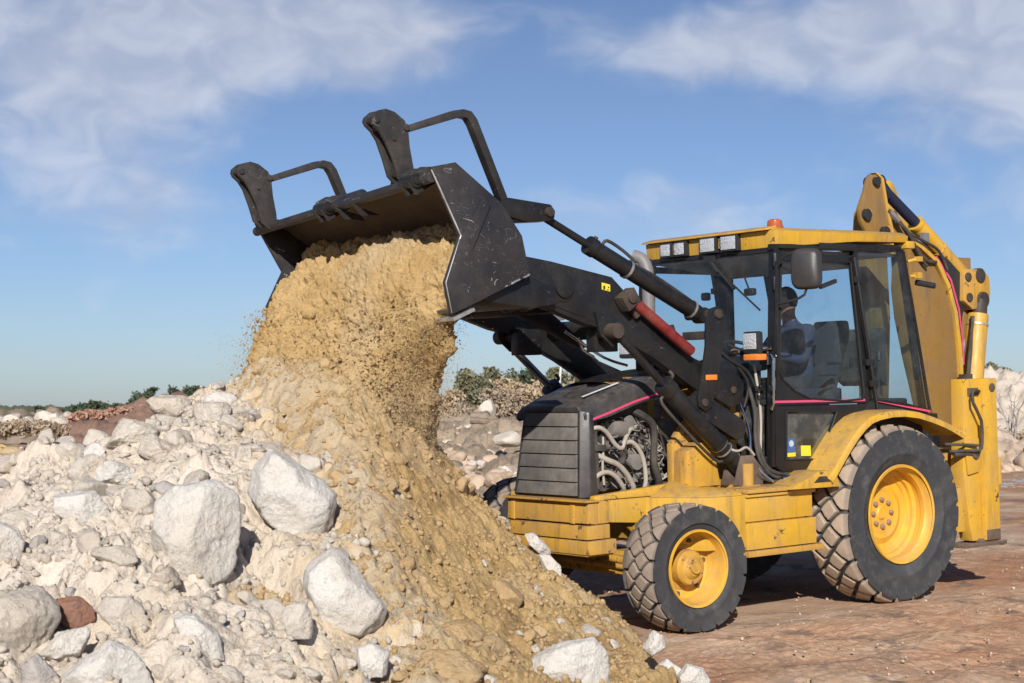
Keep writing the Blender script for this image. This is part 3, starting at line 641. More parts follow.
def planbox(m, pts, z0, z1, slope=0):
    A = [(x, y, z0) for x, y in pts]; Bt = [(x, y-slope, z1) for x, y in pts]; m.loft(A, Bt); return m
tk = MB()
planbox(tk, [(1.60, .96), (.86, .96), (.86, .50), (1.60, .50)], .54, .735)
planbox(tk, [(1.60, .945), (.88, .945), (.88, .50), (1.60, .50)], .745, .925)
planbox(tk, [(1.60, .965), (.86, .965), (.86, .50), (1.60, .50)], .925, .95)
tk.box((.95, .55, .735), (1.58, .93, .745))
tank = B('fuel_tank', tk, YEL, bevel=.012)
tl_ = MB(); planbox(tl_, [(1.61, .982), (.80, .982), (.80, .52), (1.61, .52)], .488, .532); B('tank_lip', tl_, YELD, tank, bevel=.008)
fg = MB()
planbox(fg, [(1.605, .955), (1.605, .50), (2.18, .50), (1.96, .90), (1.78, .945)], .56, .945)
fg.loft([(1.62, .955, .945), (1.62, .52, .945), (2.17, .52, .945), (1.95, .88, .945), (1.78, .94, .945)], [(1.62, .90, .99), (1.62, .52, 1.0), (1.95, .52, 1.06), (1.90, .75, .99), (1.78, .88, .985)])
B('side_skirt', fg, YEL, bevel=.01)
st = MB(); st.box((.82, .70, .955), (1.60, .985, .985)); st.box((.9, .72, .985), (1.5, .97, .992)); B('cab_step', st, YELD, bevel=.006)
# far side tank
ft = MB(); planbox(ft, [(1.60, -.5), (.86, -.5), (.86, -.93), (1.60, -.93)], .52, .95); B('battery_box', ft, YEL, bevel=.012)

# ---- loader tower
tw_ = MB()
for y0, y1 in ((.40, .46), (-.46, -.40)):
    tw_.prism([(1.86, 1.02), (1.86, 1.32), (1.78, 1.42), (1.62, 1.55), (1.50, 1.80), (1.28, 1.84), (1.24, 1.50), (1.32, 1.2), (1.30, .98)], y0, y1)
tw_.prism([(1.86, 1.0), (1.84, 1.27), (1.64, 1.35), (1.55, 1.22), (1.50, 1.0)], .46, .60)
tw_.prism([(1.86, 1.0), (1.84, 1.27), (1.64, 1.35), (1.55, 1.22), (1.50, 1.0)], -.60, -.46)
tw_.cyl((1.36, -.55, 1.715), (1.36, .44, 1.715), .05, seg=16)
tw_.cyl((1.36, .74, .96), (1.36, .74, 1.16), .05, seg=16)
tw_.box((1.28, .50, .96), (1.42, .80, 1.0))
tw_.box((1.24, .46, 1.26), (1.30, .52, 1.66)); tw_.box((1.22, .44, 1.50), (1.34, .54, 1.54)); tw_.box((1.20, .46, 1.62), (1.34, .53, 1.66))
B('loader_tower', tw_, YELD, bevel=.008)

# ---- bonnet and grille
def hood_section(x, zs, zc_, w, n=14):
    pts = []
    for i in range(n+1):
        t = math.pi*i/n; cy = math.cos(t); sz = math.sin(t)
        y = w*(abs(cy)**.55)*(1 if cy >= 0 else -1); z = zs+(zc_-zs)*(sz**.6); pts.append((x, y, z))
    return pts
xs = [(2.655, 1.555, 1.60, .405), (2.62, 1.575, 1.64, .415), (2.45, 1.63, 1.72, .42), (2.2, 1.71, 1.80, .42), (1.95, 1.765, 1.86, .42), (1.62, 1.80, 1.89, .42)]
m = MB(); secs = [hood_section(*a) for a in xs]
lower = [1.535, 1.515, 1.545, 1.62, 1.685, 1.74]
full = []
for s_, zl, a in zip(secs, lower, xs): full.append([(a[0], a[3]+.002, zl)]+s_+[(a[0], -a[3]-.002, zl)])
n = len(full[0]); vs = [p for s_ in full for p in s_]; fs = []
for i in range(len(full)-1):
    for k_ in range(n-1): fs.append((i*n+k_, i*n+k_+1, (i+1)*n+k_+1, (i+1)*n+k_))
fs.append(tuple(range(n))); m.add(vs, fs)
hood = B('bonnet', m, HOOD, angle=45)
m = MB(); 
for a, b in zip(xs[1:-1], xs[2:]):
    pass
strp = [(2.60, 1.533), (2.45, 1.573), (2.2, 1.648), (1.95, 1.705), (1.64, 1.755)]
m.add([(x, .4245, z-.009) for x, z in strp]+[(x, .4245, z+.009) for x, z in strp], [(i, i+1, i+6, i+5) for i in range(4)])
B('bonnet_stripe', m, PINK, hood, recalc=False, smooth=False)
m = MB(); m.add([(2.55, .24, 1.693), (2.55, .27, 1.690), (2.25, .33, 1.786), (2.25, .305, 1.791)], [(0, 1, 2, 3)]); m.v = [(x, y, z+.0055) for x, y, z in m.v]
B('bonnet_decal', m, WHITE, hood, recalc=False, smooth=False)
m = MB(); sx = [(2.26, 1.795+.004, .30), (2.05, 1.84+.004, .34), (1.85, 1.87+.006, .36), (1.66, 1.89+.006, .36)]
V_ = []
for x, z, wv in sx:
    for t in (-1, -.6, -.2, .2, .6, 1): V_.append((x, wv*t, z-.035*abs(t)**3+.004))
m.add(V_, [(i*6+k_, i*6+k_+1, i*6+k_+7, i*6+k_+6) for i in range(3) for k_ in range(5)])
B('bonnet_top_panel', m, YELD, hood)
gm = MB()
# front grille: slightly leaning slatted panel between two corner posts
def gq(t): return 2.735-.045*t, .985+t*.60     # x, z up the grille
nsl = 6
for i in range(nsl):
    t0 = i/nsl; t1 = (i+1)/nsl-.008; x0, z0 = gq(t0); x1, z1 = gq(t1); w0 = .375-.035*t0; w1 = .375-.035*t1; f0 = .33-.075*t0; f1 = .33-.075*t1
    gm.loft([(x0-.05, w0, z0), (x0-.05, -f0, z0), (x0+.002, -f0, z0), (x0+.002, w0, z0)], [(x1-.05, w1, z1), (x1-.05, -f1, z1), (x1-.012, -f1, z1), (x1-.012, w1, z1)])
B('grille', gm, GRIL, bevel=.008)
pm = MB()
for sg, q, t in ((1, 0, 0), (-1, .045, .085)):
    pm.loft([(2.72, sg*(.375-q), .97), (2.73, sg*(.41-q), .97), (2.66, sg*(.455-q), .97), (2.57, sg*.435, .97), (2.57, sg*.30, .97)], [(2.665, sg*(.335-t), 1.605), (2.672, sg*(.37-t), 1.60), (2.62, sg*(.425-t), 1.585), (2.585, sg*(.425-t), 1.56), (2.585, sg*.25, 1.60)])
pm.loft([(2.665, .37, 1.585), (2.665, -.29, 1.585), (2.58, -.29, 1.585), (2.58, .37, 1.585)], [(2.675, .34, 1.625), (2.675, -.27, 1.625), (2.58, -.29, 1.655), (2.58, .36, 1.655)])
B('grille_surround', pm, HOOD, bevel=.012)

# ---- engine seen through the open side
e = MB(); e.box((1.72, -.22, 1.0), (2.40, .20, 1.52)); e.box((1.74, -.36, 1.0), (2.55, .12, 1.10)); e.box((1.80, -.18, 1.50), (2.3, .14, 1.64))
e.cyl((2.36, .1, 1.25), (2.46, .1, 1.25), .14, seg=24); e.cyl((2.30, .24, 1.38), (2.42, .24, 1.38), .07, seg=20); e.cyl((2.05, .18, 1.08), (2.05, .32, 1.12), .055, seg=16)
engine = B('engine', e, ENG, bevel=.01)
rg = random.Random(4)
m = MB()
m.box((2.50, -.36, 1.0), (2.56, .36, 1.52)); m.box((2.44, .10, 1.30), (2.56, .39, 1.345)); m.box((2.40, .26, 1.0), (2.44, .33, 1.50)); m.box((2.50, .30, 1.02), (2.55, .37, 1.30)); B('radiator', m, ENGD, bevel=.006)
m = MB()
for i in range(4): m.cyl((2.34-.14*i, .16, 1.45), (2.34-.14*i, .30, 1.50), .03, seg=12); m.box((2.30-.14*i, .18, 1.28), (2.36-.14*i, .29, 1.42))
m.box((1.78, .20, 1.30), (2.22, .26, 1.36)); m.cyl((2.20, .30, 1.44), (2.34, .30, 1.46), .065, seg=20); m.cyl((2.16, .26, 1.5), (2.16, .33, 1.5), .05, seg=16)
m.cyl((2.12, .22, 1.2), (2.12, .36, 1.2), .06, seg=20); m.cyl((1.92, .22, 1.16), (1.92, .22, 1.34), .05, seg=18); m.box((1.84, .18, 1.05), (1.9, .30, 1.15)); m.cyl((2.26, .2, 1.13), (2.26, .34, 1.13), .05, .045, 16)
for i in range(60):
    x = rg.uniform(1.76, 2.42); z = rg.uniform(1.06, 1.48); s_ = rg.uniform(.008, .022); y = rg.uniform(.22, .31)
    if rg.random() < .5: m.box((x-s_, y-s_, z-s_*.8), (x+s_, y+.03, z+s_*.8), (rg.uniform(-.5, .5), rg.uniform(-.6, .6), 0))
    else: m.cyl((x, y-.03, z), (x+rg.uniform(-.02, .02), y+.025, z+rg.uniform(-.01, .01)), s_*.9, seg=8)
B('engine_fittings', m, ENG, engine, bevel=.003)
def hose(pts, r, mat, par, name='hose'): return B(name, MB().tube(pts, r, 10, 5), mat, par)
hose([(2.58, .34, 1.45), (2.50, .37, 1.47), (2.42, .37, 1.43), (2.34, .37, 1.34), (2.28, .37, 1.31), (2.24, .36, 1.36), (2.16, .33, 1.44), (2.05, .30, 1.46), (1.98, .26, 1.46)], .017, HOSEL, engine)
hose([(2.50, .35, 1.27), (2.42, .37, 1.23), (2.32, .37, 1.19), (2.24, .37, 1.12), (2.18, .37, 1.03), (2.17, .36, 1.0)], .021, HOSEL, engine)
hose([(2.57, .35, 1.08), (2.50, .37, 1.13), (2.42, .37, 1.14), (2.34, .37, 1.10), (2.28, .37, 1.03), (2.26, .36, 1.0)], .018, HOSEL, engine)
hose([(2.28, .35, 1.29), (2.25, .35, 1.25), (2.26, .34, 1.20)], .024, HOSE, engine)
hose([(2.24, .34, 1.34), (2.17, .36, 1.35), (2.10, .37, 1.28), (2.06, .37, 1.18), (2.05, .37, 1.06), (2.06, .36, 1.0)], .017, HOSEL, engine)
hose([(2.12, .33, 1.58), (2.06, .37, 1.54), (1.98, .38, 1.48), (1.96, .38, 1.40), (1.97, .38, 1.30), (1.97, .38, 1.18), (1.93, .38, 1.06), (1.92, .36, 1.0)], .028, HOSE, engine)
hose([(1.94, .33, 1.50), (1.88, .36, 1.42), (1.82, .37, 1.36), (1.80, .37, 1.30), (1.79, .37, 1.15), (1.80, .36, 1.02)], .010, HOSEL, engine)
hose([(1.93, .30, 1.30), (1.85, .36, 1.25), (1.80, .37, 1.20), (1.76, .37, 1.22)], .012, HOSE, engine)
hose([(2.44, .35, 1.40), (2.45, .36, 1.30), (2.46, .36, 1.18), (2.45, .36, 1.05)], .009, HOSEL, engine)
for i in range(26):
    x = rg.uniform(1.78, 2.40); z = rg.uniform(1.05, 1.5); pts = [(x, .31, z)]
    for k_ in range(4): x += rg.uniform(-.09, .09); z += rg.uniform(-.11, .09); z = min(1.54, max(1.0, z)); x = min(2.5, max(1.75, x)); pts.append((x, rg.uniform(.29, .37), z))
    hose(pts, rg.uniform(.004, .010), rg.choice([HOSE, HOSE, HOSEL, ENG, RUB]), engine, 'cable')
m = MB(); m.tube([(1.745, .40, 1.42), (1.74, .41, 1.3), (1.735, .41, 1.12), (1.735, .41, 1.0)], .022, 10); B('bay_post', m, YELD, bevel=0)

# ---- loader arms
def smooth_poly(pts): return pts
armp = [(3.30, 2.56), (3.25, 2.68), (3.07, 2.655), (2.52, 2.555), (2.42, 2.47), (2.29, 2.32), (2.11, 2.21), (1.93, 2.09), (1.74, 1.965), (1.50, 1.88), (1.32, 1.80), (1.27, 1.67), (1.36, 1.61), (1.55, 1.66), (1.78, 1.76), (1.91, 1.84), (2.15, 1.975), (2.40, 2.09), (2.50, 2.12), (2.64, 2.19), (2.78, 2.22), (2.98, 2.285), (3.18, 2.352), (3.34, 2.36)]
def arm(sg):
    a, b = sg*.49, sg*.59
    m = MB(); m.prism(armp, a, b)
    m.cyl((2.983, sg*.585, 2.477), (2.983, sg*.625, 2.477), .078, seg=32)
    m.cyl((2.983, sg*.585, 2.477), (2.983, sg*.605, 2.477), .105, seg=32)
    m.prism([(3.14, 2.62), (2.98, 2.60), (2.88, 2.52), (2.80, 2.36), (2.78, 2.26), (3.16, 2.37)], sg*.588, sg*.597)
    m.prism([(2.70, 2.30), (2.66, 2.14), (2.55, 2.05), (2.47, 2.09), (2.46, 2.22), (2.56, 2.30)], sg*.588, sg*.612)
    o = B('loader_arm', m, BLK, bevel=.010)
    p = MB(); p.cyl((2.578, sg*.50, 2.165), (2.578, sg*.655, 2.165), .045, seg=20); p.cyl((2.578, sg*.655, 2.165), (2.578, sg*.662, 2.165), .025, seg=12); B('pivot_pin', p, PINM, o, bevel=.004)
    p = MB(); p.cyl((1.385, sg*.45, 1.715), (1.385, sg*.64, 1.715), .055, seg=24); p.cyl((1.385, sg*.64, 1.715), (1.385, sg*.655, 1.715), .03, seg=6); B('pivot_pin', p, PINM, o, bevel=.004)
    return o
arm_n = arm(1); arm_f = arm(-1)
m = MB(); m.box((2.80, .598, 2.438), (2.88, .599, 2.487)); m.v = [(x, y, z-(x-2.84)*0) for x, y, z in m.v]; m = MB(); m.add([(2.90, .5915, 2.465), (2.82, .5915, 2.450), (2.82, .5915, 2.50), (2.90, .5915, 2.515)], [(0, 1, 2, 3)]); m.v = [(x-.28, y, z-.0) for x, y, z in m.v]
B('warning_sticker', m, DECY, arm_n, recalc=False, smooth=False)
m = MB()
for (x, z, w_, h_) in ((2.597, 2.478, .018, .028), (2.557, 2.480, .012, .010), (2.563, 2.462, .02, .006)): m.add([(x-w_/2, .593, z-h_/2), (x+w_/2, .593, z-h_/2), (x+w_/2, .593, z+h_/2), (x-w_/2, .593, z+h_/2)], [(0, 1, 2, 3)])
B('sticker_pictogram', m, PLAS, arm_n, recalc=False, smooth=False)
m = MB(); m.cyl((2.2, -.52, 2.20), (2.2, .52, 2.20), .075, seg=24); m.box((2.85, -.52, 2.30), (3.05, .52, 2.42)); m.box((2.40, -.5, 2.02), (2.62, -.40, 2.22)); m.box((2.40, .40, 2.02), (2.62, .5, 2.22)); B('cross_tube', m, BLK, bevel=.008)
m = MB(); m.prism([(3.05, 2.32), (2.75, 2.20), (2.45, 2.06), (2.35, 2.06), (2.42, 2.12), (2.70, 2.32), (2.92, 2.40)], .05, .11); B('arm_web', m, BLK, bevel=.006)
m = MB(); m.tube([(2.70, .25, 2.18), (2.55, .25, 2.10), (2.32, .25, 1.98), (2.1, .25, 1.92)], .011, 8); m.tube([(2.52, .2, 2.13), (2.48, .2, 2.04), (2.38, .2, 1.99)], .010, 8); B('hydraulic_line', m, CHR)

# lift cylinders
def lift(sg):
    y = sg*.665 if sg > 0 else -.665
    top = Vector((2.578, y, 2.165)); bot = Vector((1.30, y, 1.08)); d = (bot-top).normalized()
    q = top+d*.62
    m = MB(); m.cyl(q, bot-d*.08, .068, seg=28); m.cyl(q-d*.02, q+d*.07, .078, seg=28); m.cyl(bot-d*.26, bot-d*.22, .082, seg=28); m.cyl(bot-d*.38, bot-d*.355, .075, seg=28)
    m.cyl(bot+Vector((0, -.045, 0)), bot+Vector((0, .045, 0)), .075, seg=24)
    o = B('lift_cylinder', m, BLK, bevel=.005)
    r = MB(); r.cyl(top+d*.04, q+d*.05, .030, seg=20); B('cylinder_rod', r, CHR if sg < 0 else BLK, o)
    r = MB(); r.cyl(top+Vector((0, -.05, 0)), top+Vector((0, .05, 0)), .055, seg=20); r.box(top+d*.03+Vector((-.03, -.035, -.03)), top+d*.11+Vector((.03, .035, .03))); B('rod_eye', r, PINM, o, bevel=.006)
    r = MB(); n_ = Vector((d.z, 0, -d.x)); 
    if n_.z > 0: n_ = -n_
    r.tube([q+d*.04+n_*.06, q+d*.06+n_*.12, q+d*.35+n_*.13, bot-d*.34+n_*.12, bot-d*.25+n_*.08], .012, 8); r.tube([q+d*.02-n_*.075, q+d*.0-n_*.10+Vector((0, .02, 0)), q-d*.03-n_*.11], .013, 8)
    B('hydraulic_line', r, HOSE, o)
    r = MB(); 
    for k_ in (.3, .36): r.cyl(bot-d*k_, bot-d*(k_-.012), .0715, seg=24)
    BP('hose_clamp', r, STEEL, o)
lift(1); lift(-1)
# tower gusset carrying the lift cylinder foot
m = MB(); m.prism([(1.50, 1.0), (1.42, 1.22), (1.30, 1.22), (1.18, 1.10), (1.20, .97)], .59, .61); m.prism([(1.50, 1.0), (1.42, 1.22), (1.30, 1.22), (1.18, 1.10), (1.20, .97)], .725, .745); BP('cylinder_bracket', m, RUSTY, bevel=.006)
# red safety bar stowed on the arm
m = MB(); a = Vector((2.44, .655, 2.42)); b = Vector((1.82, .655, 2.01)); m.cyl(a+(b-a)*.10, b, .040, seg=28); bar = B('safety_bar', m, RED, bevel=.004)
m = MB(); m.box((2.36, .60, 2.33), (2.50, .70, 2.45), (0, .58, 0)); m.cyl((2.43, .58, 2.40), (2.43, .72, 2.40), .04, seg=16); m.box((2.27, .60, 2.27), (2.37, .64, 2.37), (0, .58, 0)); B('bar_bracket', m, PINM, bar, bevel=.008)
# tilt linkage
lvp = [(1.700, 2.325), (1.62, 2.345), (1.555, 2.30), (1.55, 2.2), (1.60, 1.98), (1.66, 1.72), (1.715, 1.60), (1.78, 1.565), (1.84, 1.60), (1.85, 1.68), (1.80, 1.84), (1.755, 2.05), (1.745, 2.25)]
m = MB(); m.prism(lvp, .725, .750); lev = B('tilt_lever', m, BLK, bevel=.006)
m = MB(); m.prism([(1.93, 2.20), (1.80, 2.22), (1.72, 2.0), (1.74, 1.75), (1.84, 1.52), (1.96, 1.52), (1.92, 1.75), (1.90, 2.0)], .43, .455); m.cyl((1.63, .42, 2.285), (1.63, .77, 2.285), .035, seg=16); m.box((1.60, .455, 2.10), (1.72, .725, 2.16)); m.cyl((1.79, .42, 1.63), (1.79, .765, 1.63), .03, seg=16)
B('lever_plate', m, PINM, lev, bevel=.006)
m = MB(); m.box((1.66, .7505, 1.795), (1.775, .759, 1.835)); B('side_reflector', m, AMB, lev, bevel=.004)
T0 = Vector((3.105, .52, 2.985)); T1 = Vector((1.66, .60, 2.28)); d = (T1-T0).normalized(); q = T0+d*.47
m = MB(); m.cyl(q, T1-d*.04, .062, seg=28); m.cyl(q-d*.02, q+d*.05, .070, seg=28); m.cyl(q+d*.36, q+d*.385, .070, seg=28); m.cyl(T1-d*.12, T1-d*.09, .069, seg=28); m.cyl(T1-Vector((0, .05, 0)), T1+Vector((0, .05, 0)), .06, seg=20)
tc_ = B('tilt_cylinder', m, BLK, bevel=.004)
m = MB(); m.cyl(T0+d*.03, q, .028, seg=20); B('cylinder_rod', m, BLK, tc_)
m = MB(); nrm = Vector((-d.z, 0, d.x)); nrm = nrm if nrm.z > 0 else -nrm
m.tube([q+d*.10+nrm*.06, q+d*.13+nrm*.11, q+d*.28+nrm*.11, q+d*.40+nrm*.09], .013, 8); m.cyl(q+d*.02+nrm*.03, q+d*.03+nrm*.085, .018, seg=10); m.tube([q+d*.38+nrm*.065, q+d*.7+nrm*.075, T1-d*.1+nrm*.06], .010, 8); B('hydraulic_line', m, HOSE, tc_)
m = MB(); m.cyl(q+d*.362, q+d*.383, .0715, seg=28); m.cyl(T1-d*.115, T1-d*.095, .0705, seg=28); BP('cylinder_clamp', m, STEEL, tc_)
m = MB(); m.prism([(4.00, 3.10), (3.42, 3.085), (3.07, 3.055), (3.03, 3.01), (3.04, 2.955), (3.08, 2.94), (3.30, 2.925), (3.42, 2.95), (3.95, 2.95)], .44, .60); tl = B('tilt_link', m, BLK, bevel=.012)
m = MB(); m.cyl((3.095, .42, 3.0), (3.095, .625, 3.0), .034, seg=20); B('pivot_pin', m, PINM, tl, bevel=.003)
# secondary links between lever and tower
m = MB(); m.prism([(1.90, 1.66), (1.80, 1.72), (1.38, 1.50), (1.33, 1.43), (1.36, 1.35), (1.44, 1.34), (1.52, 1.38), (1.86, 1.56)], .66, .72); B('lower_link', m, BLK, bevel=.01)
m = MB(); m.prism([(1.68, 1.95), (1.36, 1.86), (1.26, 1.76), (1.28, 1.62), (1.40, 1.58), (1.62, 1.68)], .60, .64); B('arm_pivot_plate', m, BLK, bevel=.01)

# ---- hoses at the cab foot
for pts, r_, mt in (([(1.22, .62, 1.80), (1.20, .68, 1.55), (1.22, .70, 1.35), (1.20, .72, 1.18), (1.10, .74, 1.06), (.98, .78, 1.03), (.80, .80, 1.04)], .014, HOSE),
                    ([(1.17, .60, 1.72), (1.16, .67, 1.50), (1.19, .70, 1.30), (1.14, .74, 1.12), (1.0, .77, 1.06), (.86, .80, 1.07)], .014, HOSE),
                    ([(1.26, .58, 1.62), (1.25, .66, 1.42), (1.27, .70, 1.24), (1.22, .74, 1.10), (1.12, .78, 1.01)], .012, CHR),
                    ([(1.13, .62, 1.90), (1.135, .66, 1.70), (1.135, .68, 1.50), (1.17, .70, 1.25)], .011, HOSEL),
                    ([(1.45, .60, 1.98), (1.32, .62, 1.90), (1.22, .64, 1.75), (1.25, .62, 1.58)], .013, RUB),
                    ([(1.58, .58, 2.12), (1.42, .62, 1.96), (1.24, .64, 1.86), (1.16, .66, 1.72), (1.15, .66, 1.6)], .014, RUB),
                    ([(1.52, .55, 1.30), (1.42, .66, 1.17), (1.30, .72, 1.10), (1.15, .76, 1.02), (.9, .8, 1.0)], .013, HOSE),
                    ([(1.62, .62, 1.35), (1.48, .74, 1.26), (1.36, .74, 1.28), (1.28, .74, 1.22)], .010, HOSEL)):
    hose(pts, r_, mt, BH)
m = MB(); m.cyl((1.06, .81, 1.035), (.62, .84, 1.05), .016, seg=12); m.cyl((1.02, .81, 1.036), (.97, .813, 1.038), .022, seg=6); m.cyl((.70, .835, 1.048), (.64, .84, 1.05), .022, seg=6); m.box((1.18, .66, 1.70), (1.12, .70, 1.74)); m.box((1.16, .66, 1.64), (1.12, .69, 1.67)); B('hose_coupling', m, CHR, bevel=.002)

# ---- cab
def bar(m, a, b, w1, w2=None):                         # square post between two points
    a = Vector(a); b = Vector(b); w2 = w2 or w1
    q = (b-a).to_track_quat('Z', 'Y')
    # keep the section aligned to x/y
    A = [a+Vector((sx*w1/2, sy*w2/2, 0)) for sx, sy in ((-1, -1), (1, -1), (1, 1), (-1, 1))]; Bb = [b+Vector((sx*w1/2, sy*w2/2, 0)) for sx, sy in ((-1, -1), (1, -1), (1, 1), (-1, 1))]
    if abs(b.z-a.z) < .3*(b-a).length:
        A = [a+Vector((0, sy*w1/2, sz*w2/2)) if abs(b.x-a.x) > abs(b.y-a.y) else a+Vector((sy*w1/2, 0, sz*w2/2)) for sy, sz in ((-1, -1), (1, -1), (1, 1), (-1, 1))]
        Bb = [v+(b-a) for v in A]
    return m.loft(A, Bb)
YC = .745
m = MB()
for sg in (1, -1):
    y = sg*YC
    bar(m, (1.0, y if sg > 0 else -.66, 2.82), (1.10, y if sg > 0 else -.70, 1.12), .06, .07)
    bar(m, (.10, y, 2.82), (-.03, y, 1.60), .05, .05)
    bar(m, (-.47, y, 2.83), (-.70, y, 1.50), .045, .05)
    bar(m, (1.05, y, 2.80), (-.47, y, 2.835), .05, .05)
bar(m, (1.0, -.66, 2.78), (1.0, YC, 2.78), .05, .06); bar(m, (-.47, -YC, 2.83), (-.47, YC, 2.83), .05, .05); bar(m, (-.70, -YC, 1.50), (-.70, YC, 1.50), .05, .06)
bar(m, (1.10, -YC, 1.14), (1.10, YC, 1.14), .05, .06)
cabf = B('cab_frame', m, CABB, bevel=.008)
# roof
m = MB()
def roofring(z, e, zt=0): return [(1.13+e, .80+e, z), (.9+e*.5, .86+e*.3, z), (.3, .84+e*.5, z+zt*.5), (-.52-e, .80+e, z+zt), (-.52-e, -.80-e, z+zt), (.9, -.86-e*.3, z), (1.13+e, -.80-e, z)]
R0 = [(1.03, .76, 2.80), (.10, .79, 2.865), (.06, .79, 2.875), (-.52, .79, 2.88), (-.52, -.74, 2.88), (1.03, -.68, 2.80)]
R1 = [(1.035, .77, 2.93), (.10, .80, 2.93), (.06, .80, 2.93), (-.52, .80, 2.93), (-.52, -.75, 2.93), (1.035, -.69, 2.93)]
R2 = [(.98, .72, 2.955), (.10, .75, 2.96), (.06, .75, 2.96), (-.49, .75, 2.96), (-.49, -.70, 2.96), (.98, -.64, 2.955)]
m.loft(R0, R1); m.loft(R1, R2)
m.prism([(1.08, 2.945), (.97, 2.972), (.97, 2.945), (1.08, 2.93)], -.69, .74)
m.box((-.60, .66, 2.83), (-.50, .80, 2.89)); m.box((-.60, -.80, 2.83), (-.50, -.66, 2.89))
roof = B('cab_roof', m, YEL, bevel=.014)
m = MB(); m.prism([(1.0, 2.765), (1.0, 2.79), (.05, 2.79), (.05, 2.66)], -.66, .70); m.box((.04, -.66, 2.765), (-.44, .70, 2.79)); B('roof_lining', m, LINER, roof)
m = MB(); m.prism([(1.02, 2.798), (1.03, 2.765), (.94, 2.76), (.94, 2.80)], -.70, .77); m.box((1.0, .745, 2.79), (.1, .80, 2.815)); m.box((.12, .79, 2.80), (.55, .803, 2.845)); B('roof_seal', m, RUB, roof, bevel=.004)
m = MB(); m.lathe([(.0, 0), (.058, 0), (.060, .012)], (0, 0, 0), 24); m = MB().cyl((.90, .66, 2.95), (.90, .66, 2.972), .068, seg=28); m.cyl((.90, .66, 2.972), (.90, .66, 3.015), .062, .056, seg=28); m.cyl((.90, .66, 3.015), (.90, .66, 3.028), .056, .033, seg=28); B('beacon', m, BEAC, roof, bevel=.004)
# work lights
def lamp(name, y, z, w_, h_, x=1.05):
    m = MB(); m.box((x-.05, y-w_/2, z-h_/2), (x+.03, y+w_/2, z+h_/2)); o = B(name, m, PLAS, roof, bevel=.014)
    m = MB(); m.box((x+.028, y-w_/2+.016, z-h_/2+.016), (x+.036, y+w_/2-.016, z+h_/2-.016)); B('lens', m, LENS, o, bevel=.006); return o
for y in (-.40, -.235): lamp('work_light', y, 2.862, .14, .125)
for y in (.09, .325): lamp('work_light', y, 2.865, .19, .135)
m = MB(); m.box((1.03, -.33, 2.82), (1.06, -.305, 2.90)); m.box((1.03, .195, 2.83), (1.06, .22, 2.91)); BP('light_bracket', m, YELD, roof, bevel=.003)
# glass
def pane(name, q, mat=GLS, t=.006, par=cabf):
    a, b, c_, d_ = (Vector(v) for v in q); nrm = (b-a).cross(c_-a).normalized()*t
    m = MB(); m.loft([a, b, c_, d_], [v+nrm for v in (a, b, c_, d_)]); return B(name, m, mat, par, smooth=False)
ws = pane('windscreen', [(1.03, -.63, 2.76), (1.03, .71, 2.76), (1.115, .71, 1.63), (1.115, -.66, 1.63)])
pane('front_lower_window', [(1.128, .30, 1.60), (1.128, .705, 1.60), (1.14, .705, 1.20), (1.14, .30, 1.20)], GLSD)
pane('rear_window', [(-.475, -.71, 2.80), (-.475, .71, 2.80), (-.70, .71, 1.54), (-.70, -.71, 1.54)])
m = MB()
bar(m, (1.128, -.72, 1.615), (1.128, .72, 1.615), .03, .04); m.box((1.10, -.70, 1.15), (1.12, .28, 1.60)); m.box((1.11, .28, 1.14), (1.15, .72, 1.20)); m.box((1.11, .27, 1.2), (1.14, .30, 1.6)); m.box((1.09, .28, 1.12), (1.17, .74, 1.06))
B('front_lower_panel', m, PLAS, cabf, bevel=.006)
